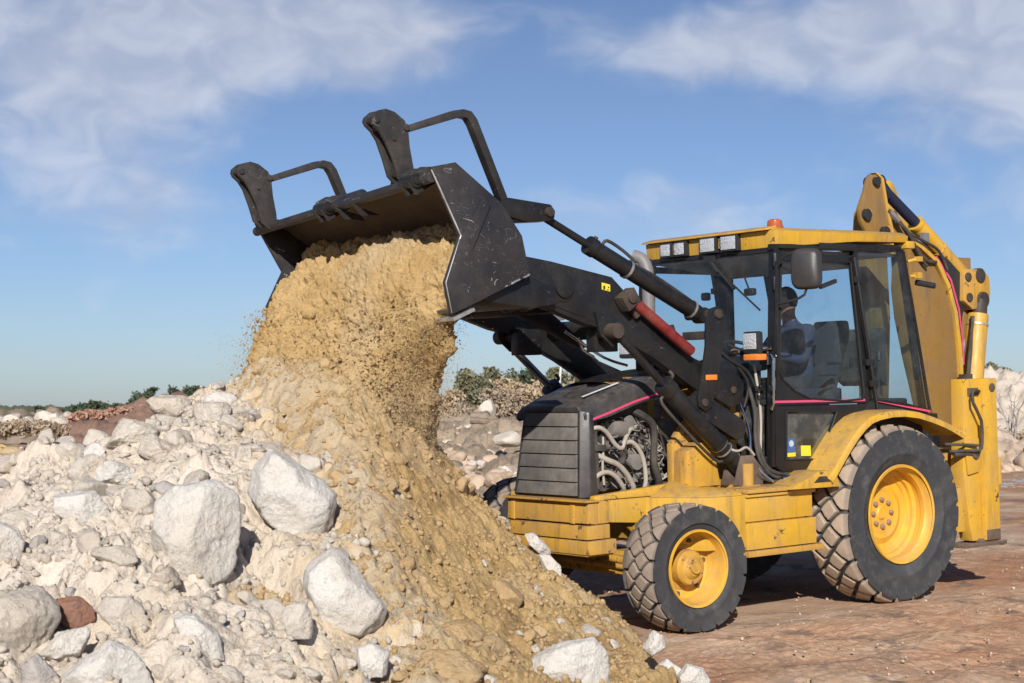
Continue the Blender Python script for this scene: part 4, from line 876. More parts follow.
# doors, both sides; the near one has a curved lower edge and a low window
def door(sg):
    y = sg*.785; yi = sg*.755; ya, yb = (yi, y)
    m = MB()
    outer = [(1.035, 2.755), (1.085, 1.62), (1.10, 1.13), (1.02, 1.07), (.53, 1.06), (.31, 1.17), (.04, 1.55), (.00, 1.62), (.135, 2.755)]
    inner = [(.975, 2.70), (1.02, 2.0), (1.03, 1.87), (.99, 1.78), (.86, 1.69), (.70, 1.63), (.30, 1.60), (.09, 1.61), (.07, 1.66), (.185, 2.70)]
    # frame as ring: triangulate with bmesh fill
    def ring(o_, i_, y0, y1, name, mat, par, bev=.006):
        bm = bmesh.new(); loops = []
        for pl in (o_, i_):
            vs = [bm.verts.new((p[0], y0, p[1])) for p in pl]; loops.append([bm.edges.new((vs[i], vs[(i+1) % len(vs)])) for i in range(len(vs))])
        bmesh.ops.triangle_fill(bm, edges=loops[0]+loops[1], use_beauty=True)
        ex = bmesh.ops.extrude_face_region(bm, geom=bm.faces[:]); bmesh.ops.translate(bm, verts=[v for v in ex['geom'] if isinstance(v, bmesh.types.BMVert)], vec=(0, y1-y0, 0))
        bmesh.ops.recalc_face_normals(bm, faces=bm.faces)
        es = [e_ for e_ in bm.edges if len(e_.link_faces) == 2 and e_.calc_face_angle(0) > rad(60)]
        bmesh.ops.bevel(bm, geom=es, offset=bev, segments=2, affect='EDGES', clamp_overlap=True)
        me = bpy.data.meshes.new(name); bm.to_mesh(me); bm.free(); me.materials.append(mat); me.polygons.foreach_set('use_smooth', [True]*len(me.polygons)); me.set_sharp_from_angle(angle=rad(35))
        o = bpy.data.objects.new(name, me); COL.objects.link(o); o.parent = par; return o
    # upper frame ring
    up_o = [(1.035, 2.755), (1.085, 1.62), (.00, 1.57), (.135, 2.755)]
    o = ring([(1.035, 2.755), (1.09, 1.585), (.005, 1.575), (.135, 2.755)], inner, ya, yb, 'cab_door', CABB, BH)
    lo_in = [(.965, 1.545), (.985, 1.17), (.60, 1.155), (.40, 1.52)]
    ring([(1.09, 1.58), (1.10, 1.13), (1.02, 1.075), (.53, 1.065), (.31, 1.17), (.02, 1.57)], lo_in, ya, yb, 'door_lower_panel', CABB, o)
    m = MB(); m.prism(inner, sg*.762, sg*.768); B('door_glass', m, GLS, o, smooth=False)
    m = MB(); m.prism(lo_in, sg*.762, sg*.768); B('lower_door_glass', m, GLSD, o, smooth=False)
    if sg > 0:
        # rubber seal round the glass, hinges and grab handle
        def loop(pl, yy, r_): 
            P = [(p[0], yy, p[1]) for p in pl]+[(pl[0][0], yy, pl[0][1])]; return MB().tube(P, r_, 6, 1)
        B('door_seal', loop(inner, .788, .009), RUB, o)
        B('lower_window_seal', loop(lo_in, .788, .010), RUB, o)
        m = MB(); m.tube([(1.055, .80, 2.70), (1.06, .815, 2.66), (1.09, .82, 1.72), (1.10, .80, 1.66)], .013, 8, 1); B('grab_rail', m, CABB, o)
        m = MB(); m.tube([(1.12, .80, 1.98), (1.135, .83, 1.95), (1.15, .83, 1.60), (1.14, .80, 1.56)], .011, 8, 1); B('grab_rail', m, CHR, o)
        m = MB()
        for z in (2.52, 2.70, 1.9, 1.75): m.cyl((1.055+(2.7-z)*.045, .80, z-.05), (1.055+(2.7-z)*.045, .80, z+.05), .018, seg=12); 
        BP('door_hinge', m, PLAS, o, bevel=.003)
        m = MB(); m.add([(1.09, .789, 1.606), (.06, .789, 1.592), (.06, .789, 1.610), (1.09, .789, 1.624)], [(0, 1, 2, 3)]); B('door_stripe', m, PINK, o, recalc=False, smooth=False)
        m = MB(); m.add([(.80, .7705, 1.19), (.69, .7705, 1.185), (.69, .7705, 1.265), (.80, .7705, 1.27)], [(0, 1, 2, 3)]); m.add([(.95, .7705, 1.19), (.86, .7705, 1.19), (.86, .7705, 1.22), (.95, .7705, 1.22)], [(0, 1, 2, 3)]); BP('yellow_sticker', m, DECY, o, recalc=False, smooth=False)
        m = MB(); m.add([(.95, .7705, 1.225), (.86, .7705, 1.225), (.87, .7705, 1.33), (.94, .7705, 1.33)], [(0, 1, 2, 3)]); B('blue_sticker', m, DECB, o, recalc=False, smooth=False)
        m = MB(); m.cyl((.905, .7712, 1.29), (.905, .7716, 1.29), .026, seg=20); B('sticker_symbol', m, DECW, o)
        m = MB(); m.cyl((.12, .60, 1.90), (.42, .72, 1.90), .012, seg=10); m.box((.10, .72, 1.86), (.16, .76, 1.94)); B('inner_handle', m, PLAS, o)
        m = MB(); m.add([(.62, .7705, 1.18), (.62, .7705, 1.18), (.62, .7705, 1.18)], [(0, 1, 2)])
    return o
dn_ = door(1); df_ = door(-1)
# rear quarter windows hinged behind the doors
def quarter(sg):
    y = sg*.79
    q = [(.155, y, 2.80), (-.46, y, 2.82), (-.735, y, 1.50), (-.06, y, 1.60)]
    m = MB(); m.prism([(a, c_) for a, _, c_ in q], y-.004, y+.004); o = B('quarter_window', m, GLS, BH, smooth=False)
    pts = [(.16, y, 2.70), (.13, y, 2.79), (.06, y, 2.81), (-.40, y, 2.825), (-.46, y, 2.80), (-.60, y, 2.15), (-.735, y, 1.50), (-.40, y, 1.555), (-.06, y, 1.60), (.05, y, 2.15), (.16, y, 2.70)]
    m = MB(); m.tube(pts, .015, 8, 1); B('window_frame', m, CABB, o)
    m = MB(); m.tube([(.165, y+sg*.02, 2.74), (.06, y+sg*.02, 2.2), (-.055, y+sg*.02, 1.58), (-.07, y+sg*.02, 1.46)], .012, 8, 1)
    for x, z in ((.125, 2.56), (.01, 1.9), (-.03, 1.73)): m.box((x-.045, y, z-.025), (x+.045, y+sg*.03, z+.025))
    B('window_hinge', m, RUB, o, bevel=.003)
    m = MB(); m.add([(-.06, y+.006, 1.587), (-.735, y+.006, 1.475), (-.735, y+.006, 1.494), (-.06, y+.006, 1.604)], [(0, 1, 2, 3)]); B('window_stripe', m, PINK, o, recalc=False, smooth=False)
    return o
quarter(1); quarter(-1)
m = MB(); m.prism([(.02, 1.585), (.33, 1.16), (.30, 1.12), (-.2, 1.12), (-.72, 1.40), (-.735, 1.485), (-.06, 1.59)], .74, .775); m.prism([(.02, 1.585), (.33, 1.16), (.30, 1.12), (-.2, 1.12), (-.72, 1.40), (-.735, 1.485), (-.06, 1.59)], -.775, -.74)
m.box((1.08, -.74, 1.06), (-.70, .74, 1.12)); m.box((-.66, -.74, 1.12), (-.70, .74, 1.48)); B('cab_floor', m, PLAS, cabf)
# wiper, mirrors, lamps
m = MB(); m.cyl((1.06, .09, 2.75), (1.075, .20, 2.64), .020, .016, 10); m.cyl((1.07, .18, 2.67), (1.08, .38, 2.50), .012, seg=8); m.cyl((1.08, .32, 2.57), (1.09, .66, 2.32), .008, seg=8); m.box((1.04, .04, 2.73), (1.08, .14, 2.78)); B('wiper', m, PLAS, ws)
m = MB()
def shell(m, c, a, b, d_, tilt=0):                      # rounded mirror shell, long axis z
    n = 14; rings = []
    for i, (s_, off) in enumerate(((.80, d_), (.95, d_*.8), (1, d_*.3), (1, 0), (.96, -.01))):
        ring_ = []
        for k_ in range(n*2):
            t = 2*math.pi*k_/(n*2); cx_ = math.copysign(abs(math.cos(t))**.45, math.cos(t)); sz_ = math.copysign(abs(math.sin(t))**.45, math.sin(t))
            p = Vector((off, cx_*a*s_, sz_*b*s_)); p.rotate(Matrix.Rotation(tilt, 3, 'Z')); ring_.append(Vector(c)+p)
        rings.append(ring_)
    o_ = len(m.v); vs = [p for r_ in rings for p in r_]; fs = []; K_ = n*2
    for i in range(len(rings)-1):
        for k_ in range(K_): fs.append((i*K_+k_, i*K_+(k_+1) % K_, (i+1)*K_+(k_+1) % K_, (i+1)*K_+k_))
    fs.append(tuple(range(K_))[::-1]); fs.append(tuple(range((len(rings)-1)*K_, len(rings)*K_))); return m.add(vs, fs)
shell(m, (.94, 1.02, 2.615), .115, .155, .09, rad(28)); mir = B('mirror', m, MIRG, BH, angle=50)
m = MB(); m.tube([(1.04, .80, 2.64), (1.04, .88, 2.72), (1.00, .98, 2.74), (.98, 1.02, 2.70)], .010, 8); m.tube([(1.06, .80, 2.36), (1.04, .90, 2.37), (.98, 1.02, 2.42), (.97, 1.03, 2.52)], .010, 8); m.box((.80, 1.0, 2.49), (.62, 1.03, 2.52), (0, .28, 0)); B('mirror_arm', m, PLAS, mir)
m = MB(); m.box((1.205, .64, 1.985), (1.27, .80, 2.155)); hl = B('headlight', m, PLAS, BH, bevel=.02)
m = MB(); m.box((1.266, .655, 2.02), (1.278, .785, 2.14)); B('lens', m, LENS, hl, bevel=.02)
m = MB(); m.box((1.17, .65, 1.935), (1.275, .795, 1.983)); B('indicator_lens', m, AMB, hl, bevel=.008)
m = MB(); m.cyl((1.10, .76, 2.03), (1.2, .76, 2.03), .02, seg=12); m.box((1.11, .70, 1.9), (1.15, .78, 2.0)); B('light_bracket', m, CHR, hl)
m = MB(); m.box((1.155, -.80, 1.985), (1.27, -.64, 2.155)); hl2 = B('headlight', m, PLAS, BH, bevel=.02); m = MB(); m.box((1.266, -.785, 2.02), (1.278, -.655, 2.14)); B('lens', m, LENS, hl2, bevel=.02)
# exhaust
m = MB(); m.tube([(1.55, -.10, 1.85), (1.55, -.10, 2.55), (1.55, -.11, 2.68), (1.565, -.15, 2.76), (1.60, -.21, 2.79)], .05, 20, 4); ex_ = B('exhaust_pipe', m, GREY, BH)
m = MB(); m.tube([(1.80, .10, 1.87), (1.80, .10, 2.0)], .06, 16); m.lathe([], (0, 0, 0)) if 0 else None; m.cyl((1.66, .20, 1.85), (1.66, .20, 2.02), .10, seg=24); m.cyl((1.66, .20, 2.02), (1.66, .20, 2.06), .13, .10, seg=24); B('air_intake', m, PLAS, BH, bevel=.004)
m = MB(); m.cyl((2.36, -.30, 2.42), (2.36, -.24, 2.42), .075, seg=20); m.box((2.30, -.31, 2.28), (2.42, -.23, 2.42)); m.tube([(2.36, -.27, 2.5), (2.36, -.27, 2.62)], .008, 6); B('arm_lug', m, GREY, BH, bevel=.004)
# interior: seat, dash, steering wheel, consoles
m = MB()
m.box((-.18, -.14, 1.58), (.34, .34, 1.70)); m.prism([(-.10, 1.66), (-.20, 1.66), (-.40, 2.15), (-.38, 2.26), (-.28, 2.26), (-.24, 2.2)], -.04, .26); m.box((-.10, .34, 1.80), (.12, .38, 1.84))
m.box((-.12, -.06, 1.12), (.22, .26, 1.58)); B('operator_seat', m, SEATM, cabf, bevel=.035)
m = MB(); m.box((.72, -.22, 1.12), (.92, .30, 1.88)); m.prism([(.70, 1.86), (.72, 1.98), (.92, 1.94), (.94, 1.84)], -.28, .36);  m.cyl((.75, .02, 1.86), (.68, .02, 2.0), .03, seg=12); B('dashboard', m, PLAS, cabf, bevel=.02); m = MB(); m.box((-.62, .34, 1.12), (-.35, .66, 1.60)); m.box((.1, -.68, 1.12), (.55, -.42, 1.60)); BP('console', m, PLAS, cabf, bevel=.02)
m = MB()
for k_ in range(28):
    pass
q = Vector((-.45, 0, 1)).normalized(); X_ = Vector((0, 1, 0)); Y_ = q.cross(X_); c0 = Vector((.66, .06, 2.02)); pts = [c0+(X_*math.cos(t)+Y_*math.sin(t))*.185 for t in (2*math.pi*i/28 for i in range(29))]
m.tube(pts, .014, 8, 1); m.cyl(c0-q*.02, c0+q*.01, .04, seg=12)
for t in (0, 2.1, 4.2): m.cyl(c0, c0+(X_*math.cos(t)+Y_*math.sin(t))*.18, .010, seg=6)
B('steering_wheel', m, PLAS, cabf)
for lx in (-.32, -.49): m = MB(); m.cyl((lx, .45, 1.5), (lx-.03, .45, 1.92), .012, seg=8); m.cyl((lx-.03, .45, 1.92), (lx-.035, .45, 1.99), .028, seg=12); B('control_lever', m, PLAS, cabf)
m = MB(); m.cyl((.88, -.05, 2.56), (.90, -.05, 2.56), .03, seg=16); m = MB(); shell(m, (.95, .43, 2.475), .055, .03, .03, 0); m.cyl((.97, .43, 2.50), (1.02, .43, 2.60), .007, seg=6); shell(m, (.42, -.62, 2.5), .04, .035, .03, .5); B('inner_mirror', m, PLAS, cabf)
m = MB(); m.box((-.36, .56, 2.40), (-.28, .60, 2.70)); 
# far centre pillar seen through the windscreen
m = MB(); m.box((.16, -.775, 1.6), (-.02, -.725, 2.80)); B('far_pillar', m, PLAS, cabf, bevel=.008)

# ---- rear fenders
def fender(sg):
    out_ = [(.80, 1.02), (.74, 1.085), (.66, 1.175), (.57, 1.27), (.485, 1.35), (.40, 1.415), (.31, 1.465), (.20, 1.492), (.05, 1.508), (-.10, 1.508), (-.28, 1.487), (-.45, 1.445), (-.60, 1.40), (-.73, 1.35), (-.85, 1.295)]
    ya, yb = .72, 1.06
    m = MB(); n = len(out_); vs = []
    sec = [(ya, .012, 0), (yb-.05, .012, 0), (yb-.012, .004, 0), (yb, -.012, 0), (yb, -.045, 0), (yb-.014, -.045, 0), (yb-.02, -.02, 0), (ya, -.014, 0)]
    for i, (x, z) in enumerate(out_):
        a = out_[max(i-1, 0)]; b = out_[min(i+1, n-1)]; tx, tz = b[0]-a[0], b[1]-a[1]; l = math.hypot(tx, tz); nx, nz = tz/l, -tx/l
        for y, d, _ in sec: vs.append((x+nx*d, sg*y, z+nz*d))
    k = len(sec); fs = [(i*k+q, i*k+(q+1) % k, (i+1)*k+(q+1) % k, (i+1)*k+q) for i in range(n-1) for q in range(k)]+[tuple(range(k)), tuple(range((n-1)*k, n*k))]
    m.add(vs, fs); o = B('rear_fender', m, YEL, angle=40)
    m = MB(); m.prism([(1.20, .962), (1.16, .985), (.90, 1.085), (.79, 1.085), (.69, 1.03), (.66, .955)], sg*.78, sg*1.04); B('fender_foot', m, YEL, o, bevel=.012)
    m = MB(); m.prism([(.96, 1.0), (.90, 1.045), (.82, 1.045), (.78, 1.0)], sg*1.041, sg*1.043); B('paint_patch', m, PINM, o)
fender(1); fender(-1)

# ---- rear frame, stabilisers
m = MB(); m.box((-1.28, -1.04, .52), (-.98, 1.04, .66)); m.box((-1.28, -1.04, 1.02), (-.98, 1.04, 1.16)); m.box((-1.24, -.5, .62), (-1.05, .5, 1.08)); m.box((-1.0, -.4, .6), (-.6, .4, 1.05)); m.prism([(-.72, 1.10), (-.72, .52), (-.98, .48), (-.98, 1.14)], .62, .82); m.prism([(-.72, 1.10), (-.72, .52), (-.98, .48), (-.98, 1.14)], -.82, -.62)
m.cyl((-1.30, .0, .62), (-1.75, .0, .62), .12, seg=20); m.box((-1.28, -.14, .58), (-2.02, .14, .72)); m.box((-1.28, -.14, 1.12), (-2.02, .14, 1.26)); m.cyl((-1.85, 0, .5), (-1.85, 0, 1.36), .10, seg=24)
B('rear_frame', m, YEL, bevel=.01)
def stab(sg):
    m = MB(); a, b = sorted((sg*.90, sg*1.10))
    m.box((-1.215, a, .415), (-1.02, b, 1.745)); m.prism([(-.84, 1.745), (-1.016, 1.745), (-1.016, .415), (-.90, .415), (-.86, .55), (-.80, 1.0), (-.83, 1.3)], sg*.93, sg*1.06)
    m.prism([(-.80, 1.24), (-.98, 1.26), (-1.05, 1.12), (-.98, .98), (-.84, .96)], sg*1.06, sg*1.085)
    m.box((-1.255, sg*1.0, .86), (-1.217, sg*1.10, 1.08)); m.box((-.82, sg*.93, .50), (-.66, sg*1.05, .86))
    o = B('stabiliser_leg', m, YEL, bevel=.008)
    m = MB(); m.box((-1.27, sg*.88, .372), (-.72, sg*1.12, .398)); m.box((-1.24, sg*.92, .398), (-.96, sg*1.08, .43)); m.cyl((-1.21, sg*.9, .385), (-1.21, sg*1.13, .385), .02, seg=12); B('stabiliser_foot', m, RUSTY, o, bevel=.006)
    m = MB(); m.cyl((-1.15, sg*1.10, 1.67), (-1.15, sg*1.112, 1.67), .035, seg=20); m.box((-.88, sg*1.06, 1.60), (-1.03, sg*1.066, 1.67)); m.cyl((-.93, sg*1.085, 1.13), (-.93, sg*1.10, 1.13), .045, seg=20); m.box((-1.21, sg*1.1, .42), (-1.03, sg*1.102, .50)); BP('cover_plate', m, RUSTY, o, bevel=.003)
    m = MB(); m.tube([(-1.0, sg*1.09, 1.64), (-.88, sg*1.12, 1.645), (-.85, sg*1.14, 1.55), (-.95, sg*1.14, 1.40), (-.95, sg*1.14, 1.22), (-.93, sg*1.13, 1.16), (-.84, sg*1.10, 1.16), (-.65, sg*1.04, 1.16)], .013, 8, 2)
    m.tube([(-.92, sg*1.12, 1.20), (-.80, sg*1.10, 1.21), (-.62, sg*1.02, 1.22)], .012, 8, 2); m.cyl((-.70, sg*1.05, 1.13), (-.96, sg*1.09, 1.13), .02, seg=10); B('hydraulic_line', m, CHR if 0 else HOSE, o)
stab(1); stab(-1)

# ---- backhoe boom, stick and cylinders
bw = [(-1.25, 2.90), (-1.26, 2.72), (-1.24, 2.55), (-1.27, 2.30), (-1.36, 1.95), (-1.50, 1.50), (-1.62, 1.16), (-1.86, 1.10), (-1.98, 1.20), (-1.90, 1.45), (-1.885, 1.75), (-1.87, 2.05), (-1.83, 2.32), (-1.74, 2.56), (-1.60, 2.76), (-1.40, 2.88)]
m = MB(); m.prism(bw, .00, .20); boom = B('boom', m, BOOMM, bevel=.008)
# bright rolled edge flange
m = MB(); edge = [(-1.28, 2.965), (-1.42, 2.905), (-1.62, 2.785), (-1.765, 2.575), (-1.855, 2.33), (-1.895, 2.05), (-1.91, 1.75), (-1.925, 1.45), (-2.0, 1.22)]
vs = []
for i, (x, z) in enumerate(edge):
    vs += [(x+.022, -.02, z-.006), (x-.022, -.02, z+.01), (x-.022, .225, z+.01), (x+.022, .225, z-.006)]
m.add(vs, [(i*4+k_, i*4+(k_+1) % 4, (i+1)*4+(k_+1) % 4, (i+1)*4+k_) for i in range(len(edge)-1) for k_ in range(4)]+[(0, 1, 2, 3), tuple(range(len(vs)-4, len(vs)))]); B('boom_flange', m, YEL, boom, angle=50)
m = MB(); pe = [(-1.60, 2.83), (-1.80, 2.62), (-1.90, 2.36), (-1.94, 2.08), (-1.945, 1.86)]
m.add([(x-.012, .205, z) for x, z in pe]+[(x-.034, .205, z+.012) for x, z in pe], [(i, i+1, i+6, i+5) for i in range(4)]); B('boom_stripe', m, PINK, boom, recalc=False, smooth=False)
m = MB(); m.prism([(-1.64, 2.85), (-1.90, 2.80), (-2.02, 2.70), (-2.04, 2.42), (-1.98, 2.30), (-1.95, 1.95), (-1.92, 2.10), (-1.89, 2.40), (-1.78, 2.66)], .10, .195); B('boom_side_decal', m, PLAS, boom, bevel=.004)
m = MB(); m.prism([(-1.95, 2.84), (-2.06, 2.80), (-2.10, 2.44), (-1.96, 1.96), (-1.93, 1.5), (-1.97, 1.5), (-2.06, 2.05), (-2.2, 2.38), (-2.2, 2.84)], .02, .14); B('boom_back_plate', m, BOOMM, boom, bevel=.006)
# elbow box where both cylinders are pinned
m = MB(); m.prism([(-1.97, 2.73), (-2.25, 2.73), (-2.34, 2.66), (-2.35, 2.50), (-2.27, 2.38), (-2.08, 2.36), (-1.95, 2.44)], -.02, .24); el = B('boom_elbow', m, YELD, boom, bevel=.02)
m = MB()
for x, z, r_, y in ((-2.02, 2.655, .042, .24), (-2.03, 2.47, .042, .24)): m.cyl((x, .2, z), (x, y+.015, z), r_, seg=24)
m.cyl((-2.20, .18, 2.67), (-2.20, .25, 2.67), .07, seg=24); m.cyl((-2.22, .12, 2.46), (-2.22, .26, 2.44), .095, .08, seg=24); m.cyl((-2.21, .2, 2.46), (-2.20, .2, 2.24), .085, .075, 20); BP('pivot_pin', m, PINM, el, bevel=.01)
# boom cylinder (yellow barrel rising to the elbow)
m = MB(); a = Vector((-1.96, .22, 1.12)); b = Vector((-2.20, .20, 2.32)); m.cyl(a, b, .095, seg=32); d = (b-a).normalized(); m.cyl(b-d*.11, b-d*.085, .101, seg=32); bc = B('boom_cylinder', m, YEL, bevel=.004)
m = MB(); m.cyl(b-d*.105, b-d*.09, .1025, seg=32); B('cylinder_clamp', m, STEEL, bc)
m = MB(); m.tube([(-2.05, .26, 2.30), (-1.95, .29, 2.0), (-1.88, .29, 1.6), (-1.86, .28, 1.2)], .014, 8); m.tube([(-2.08, .22, 2.30), (-1.99, .27, 2.0), (-1.92, .27, 1.6), (-1.9, .26, 1.2)], .014, 8); m.box((-1.95, .24, 1.70), (-1.84, .31, 1.78)); B('hydraulic_line', m, HOSE, bc)
# upper boom between elbow and head
m = MB(); m.prism([(-2.05, 2.72), (-2.0, 2.55), (-1.6, 2.80), (-1.28, 2.86), (-.95, 2.82), (-.88, 2.98), (-.90, 3.20), (-1.0, 3.28), (-1.16, 3.18), (-1.45, 2.98), (-1.75, 2.80)], -.02, .16); B('upper_boom', m, BOOMM, boom, bevel=.01)
# head plates
hp = [(-.93, 3.49), (-.87, 3.53), (-.79, 3.525), (-.755, 3.49), (-.70, 3.36), (-.625, 3.22), (-.64, 3.12), (-.72, 3.0), (-.80, 2.86), (-1.02, 2.84), (-1.04, 3.05), (-.98, 3.25)]
m = MB(); m.prism(hp, .16, .20); hd = B('boom_head', m, BOOMM, bevel=.008)
m = MB(); fl = [(-.80, 3.53), (-.85, 3.535), (-.925, 3.49), (-.975, 3.25), (-1.035, 3.05), (-1.03, 2.84)]
vs = []
for x, z in fl: vs += [(x+.016, .155, z), (x-.012, .155, z+.004), (x-.012, .215, z+.004), (x+.016, .215, z)]
m.add(vs, [(i*4+k_, i*4+(k_+1) % 4, (i+1)*4+(k_+1) % 4, (i+1)*4+k_) for i in range(len(fl)-1) for k_ in range(4)]+[(0, 1, 2, 3), tuple(range(len(vs)-4, len(vs)))]); B('head_flange', m, YEL, hd)
hp2 = [(-1.08, 3.50), (-1.13, 3.53), (-1.19, 3.51), (-1.22, 3.46), (-1.40, 3.20), (-1.48, 3.02), (-1.38, 2.95), (-1.2, 3.10), (-1.10, 3.32)]
m = MB(); m.prism([(x-.19, z) for x, z in hp2], -.10, -.05); B('head_lug', m, YEL, hd, bevel=.01)
m = MB(); m.cyl((-.84, .10, 3.46), (-.84, .235, 3.46), .04, seg=20); m.cyl((-.70, .19, 3.17), (-.70, .235, 3.17), .05, seg=20); m.cyl((-.92, .19, 3.03), (-.92, .25, 3.03), .045, seg=20); m.cyl((-.98, .0, 3.48), (-.98, .16, 3.48), .055, seg=20); BP('pivot_pin', m, PLAS, hd, bevel=.006)
m = MB(); m.cyl((-.73, .2, 3.19), (-.73, .225, 3.19), .03, seg=16); m.cyl((-.96, .2, 3.05), (-.96, .228, 3.05), .03, seg=16); BP('pin_cap', m, YEL, hd)
# stick hanging behind the cab, with folded bucket
m = MB(); m.prism([(-.80, 3.20), (-.98, 3.42), (-1.06, 3.38), (-1.04, 2.9), (-1.06, 2.3), (-1.0, 1.5), (-.90, 1.42), (-.80, 1.5), (-.80, 2.3), (-.76, 2.85)], -.02, .14); stick = B('stick', m, BOOMM, bevel=.01)
m = MB(); m.prism([(-.80, 2.2), (-.70, 2.1), (-.72, 1.75), (-.8, 1.7)], -.2, .3); B('bucket_linkage', m, RUSTY, stick, bevel=.01)
m = MB(); m.prism([(-.95, 1.45), (-.80, 1.42), (-.78, 1.20), (-.95, 1.02), (-1.25, 1.0), (-1.42, 1.15), (-1.38, 1.45), (-1.2, 1.3), (-1.05, 1.32)], -.28, .36); B('digging_bucket', m, BLK, stick, bevel=.01)
# stick cylinder lying on top of the boom
a = Vector((-2.10, .14, 2.66)); b = Vector((-1.45, .14, 3.12)); d = (b-a).normalized()
m = MB(); m.cyl(a, b, .072, seg=32); m.cyl(b-d*.02, b+d*.02, .076, seg=32); m.cyl(a+d*.42, a+d*.445, .078, seg=32); sc_ = B('stick_cylinder', m, YEL, boom, bevel=.003)
m = MB(); m.cyl(b+d*.0, (-1.02, .12, 3.42), .05, .05, seg=24); m.cyl((-1.08, .12, 3.36), (-.98, .12, 3.44), .062, .07, seg=20); m.cyl((-.94, .03, 3.47), (-.94, .16, 3.47), .06, seg=20); B('cylinder_rod', m, mat_plain('dark_blue_rod', (.015, .02, .045), .3), sc_)
m = MB(); m.tube([(-.98, .22, 3.22), (-1.10, .24, 3.12), (-1.28, .24, 2.93), (-1.42, .24, 2.80), (-1.60, .22, 2.78)], .017, 8, 4); m.tube([(-1.0, .20, 3.18), (-1.16, .26, 3.05), (-1.35, .25, 2.82), (-1.45, .24, 2.74)], .015, 8, 4); m.tube([(-1.20, .22, 3.04), (-1.42, .24, 2.96), (-1.62, .24, 2.88), (-1.74, .23, 2.72)], .013, 8, 4); m.tube([(-1.08, .2, 3.22), (-1.22, .22, 3.02), (-1.45, .22, 2.92), (-1.55, .2, 2.84)], .012, 8, 4)
B('hydraulic_hose', m, HOSE, boom)
m = MB(); m.cyl((-1.0, .22, 3.21), (-1.09, .24, 3.13), .023, seg=8); m.box((-1.44, .18, 2.96), (-1.52, .22, 3.04)); BP('hose_fitting', m, GREY, boom)
m = MB(); m.cyl((-.50, .80, 2.72), (-.58, .84, 2.74), .014, seg=8); m.box((-.56, .82, 2.72), (-.62, .86, 2.76)); m.cyl((-.52, .80, 2.60), (-.60, .83, 2.60), .014, seg=8); m.box((-.56, .8, 2.58), (-.61, .86, 2.63)); BP('light_bracket', m, YEL, roof)
m = MB(); m.cyl((-.60, .80, 2.55), (-.76, .86, 2.52), .025, seg=10); B('rear_work_light', m, PLAS, roof)

# ---- front bucket
YB = 1.175
near = [(4.50, 3.165), (4.31, 3.205), (3.96, 2.965), (3.80, 2.76), (3.742, 2.505), (4.37, 2.25), (4.415, 2.45), (4.29, 2.75)]
def shiftp(p, y):                                        # the lip sags slightly on the far side
    x, z = p; t = (1-(y+YB)/(2*YB)); s_ = sstep(2.7, 3.1, z); return (x-.07*t*s_, y, z-.13*t*s_)
shell_p = [(4.47, 3.12), (4.30, 3.17), (3.97, 2.94), (3.81, 2.74), (3.755, 2.52), (3.80, 2.485), (4.36, 2.262)]
th = .022
def offs(P, dd):
    out = []
    for i, p in enumerate(P):
        a = P[max(i-1, 0)]; b = P[min(i+1, len(P)-1)]; tx, tz = b[0]-a[0], b[1]-a[1]; l = math.hypot(tx, tz); out.append((p[0]+dd*(-tz)/l, p[1]+dd*tx/l))
    return out
# resample the shell to a smooth curve
sp = []
P = [Vector((x, 0, z)) for x, z in shell_p]
for i in range(len(P)-1):
    a = P[max(i-1, 0)]; b = P[i]; c_ = P[i+1]; d_ = P[min(i+2, len(P)-1)]
    for k_ in range(5):
        t = k_/5; v = .5*((2*b)+(c_-a)*t+(2*a-5*b+4*c_-d_)*t*t+(3*b-a-3*c_+d_)*t**3); sp.append((v.x, v.z))
sp.append(shell_p[-1])
inn = offs(sp, -th) if False else offs(sp, th)
ringp = sp+inn[::-1]
m = MB(); m.loft([shiftp(p, -YB) for p in ringp], [shiftp(p, YB) for p in ringp])
bucket = B('bucket', m, BUCKIN, angle=30)
m = MB(); m.loft([shiftp(p, YB) for p in near][::-1], [(*shiftp(p, YB)[:1], YB+.028, shiftp(p, YB)[2]) for p in near][::-1]); sp_n = B('bucket_side_plate', m, BLKB, bucket, bevel=.004)
farp = [(4.43, 3.03), (4.24, 3.07), (3.89, 2.84), (3.76, 2.68), (3.72, 2.50), (4.325, 2.30), (4.355, 2.42), (4.215, 2.68)]
m = MB(); m.loft([(p[0], -YB-.028, p[1]) for p in farp], [(p[0], -YB, p[1]) for p in farp]); B('bucket_side_plate', m, BLKB, bucket, bevel=.004)
m = MB(); yy = YB+.030
m.prism([(4.11, 2.985), (4.055, 2.945), (4.205, 2.66), (4.19, 2.42), (4.10, 2.36), (4.368, 2.254), (4.41, 2.45), (4.30, 2.72)], YB+.029, YB+.043); B('wear_plate', m, BLKB, sp_n, bevel=.004)
m = MB(); m.tube([(4.365, YB+.03, 2.26), (4.408, YB+.03, 2.45), (4.285, YB+.03, 2.745), (4.49, YB+.02, 3.15)], .007, 6, 1); m.box((4.375, -YB-.03, 2.240), (4.20, YB+.05, 2.262), (0, rad(21.8), 0)); B('worn_edge', m, STEEL, bucket, bevel=.003)
m = MB()
m.tube([(3.75, YB+.03, 2.512), (3.77, YB+.032, 2.50), (3.80, YB+.031, 2.49)], .006, 5, 1); m.tube([(3.83, YB+.03, 2.477), (3.86, YB+.033, 2.468), (3.90, YB+.03, 2.448)], .007, 5, 1); m.tube([(3.93, YB+.03, 2.437), (3.95, YB+.031, 2.43)], .005, 5, 1); BP('edge_chip', m, STEEL, bucket)
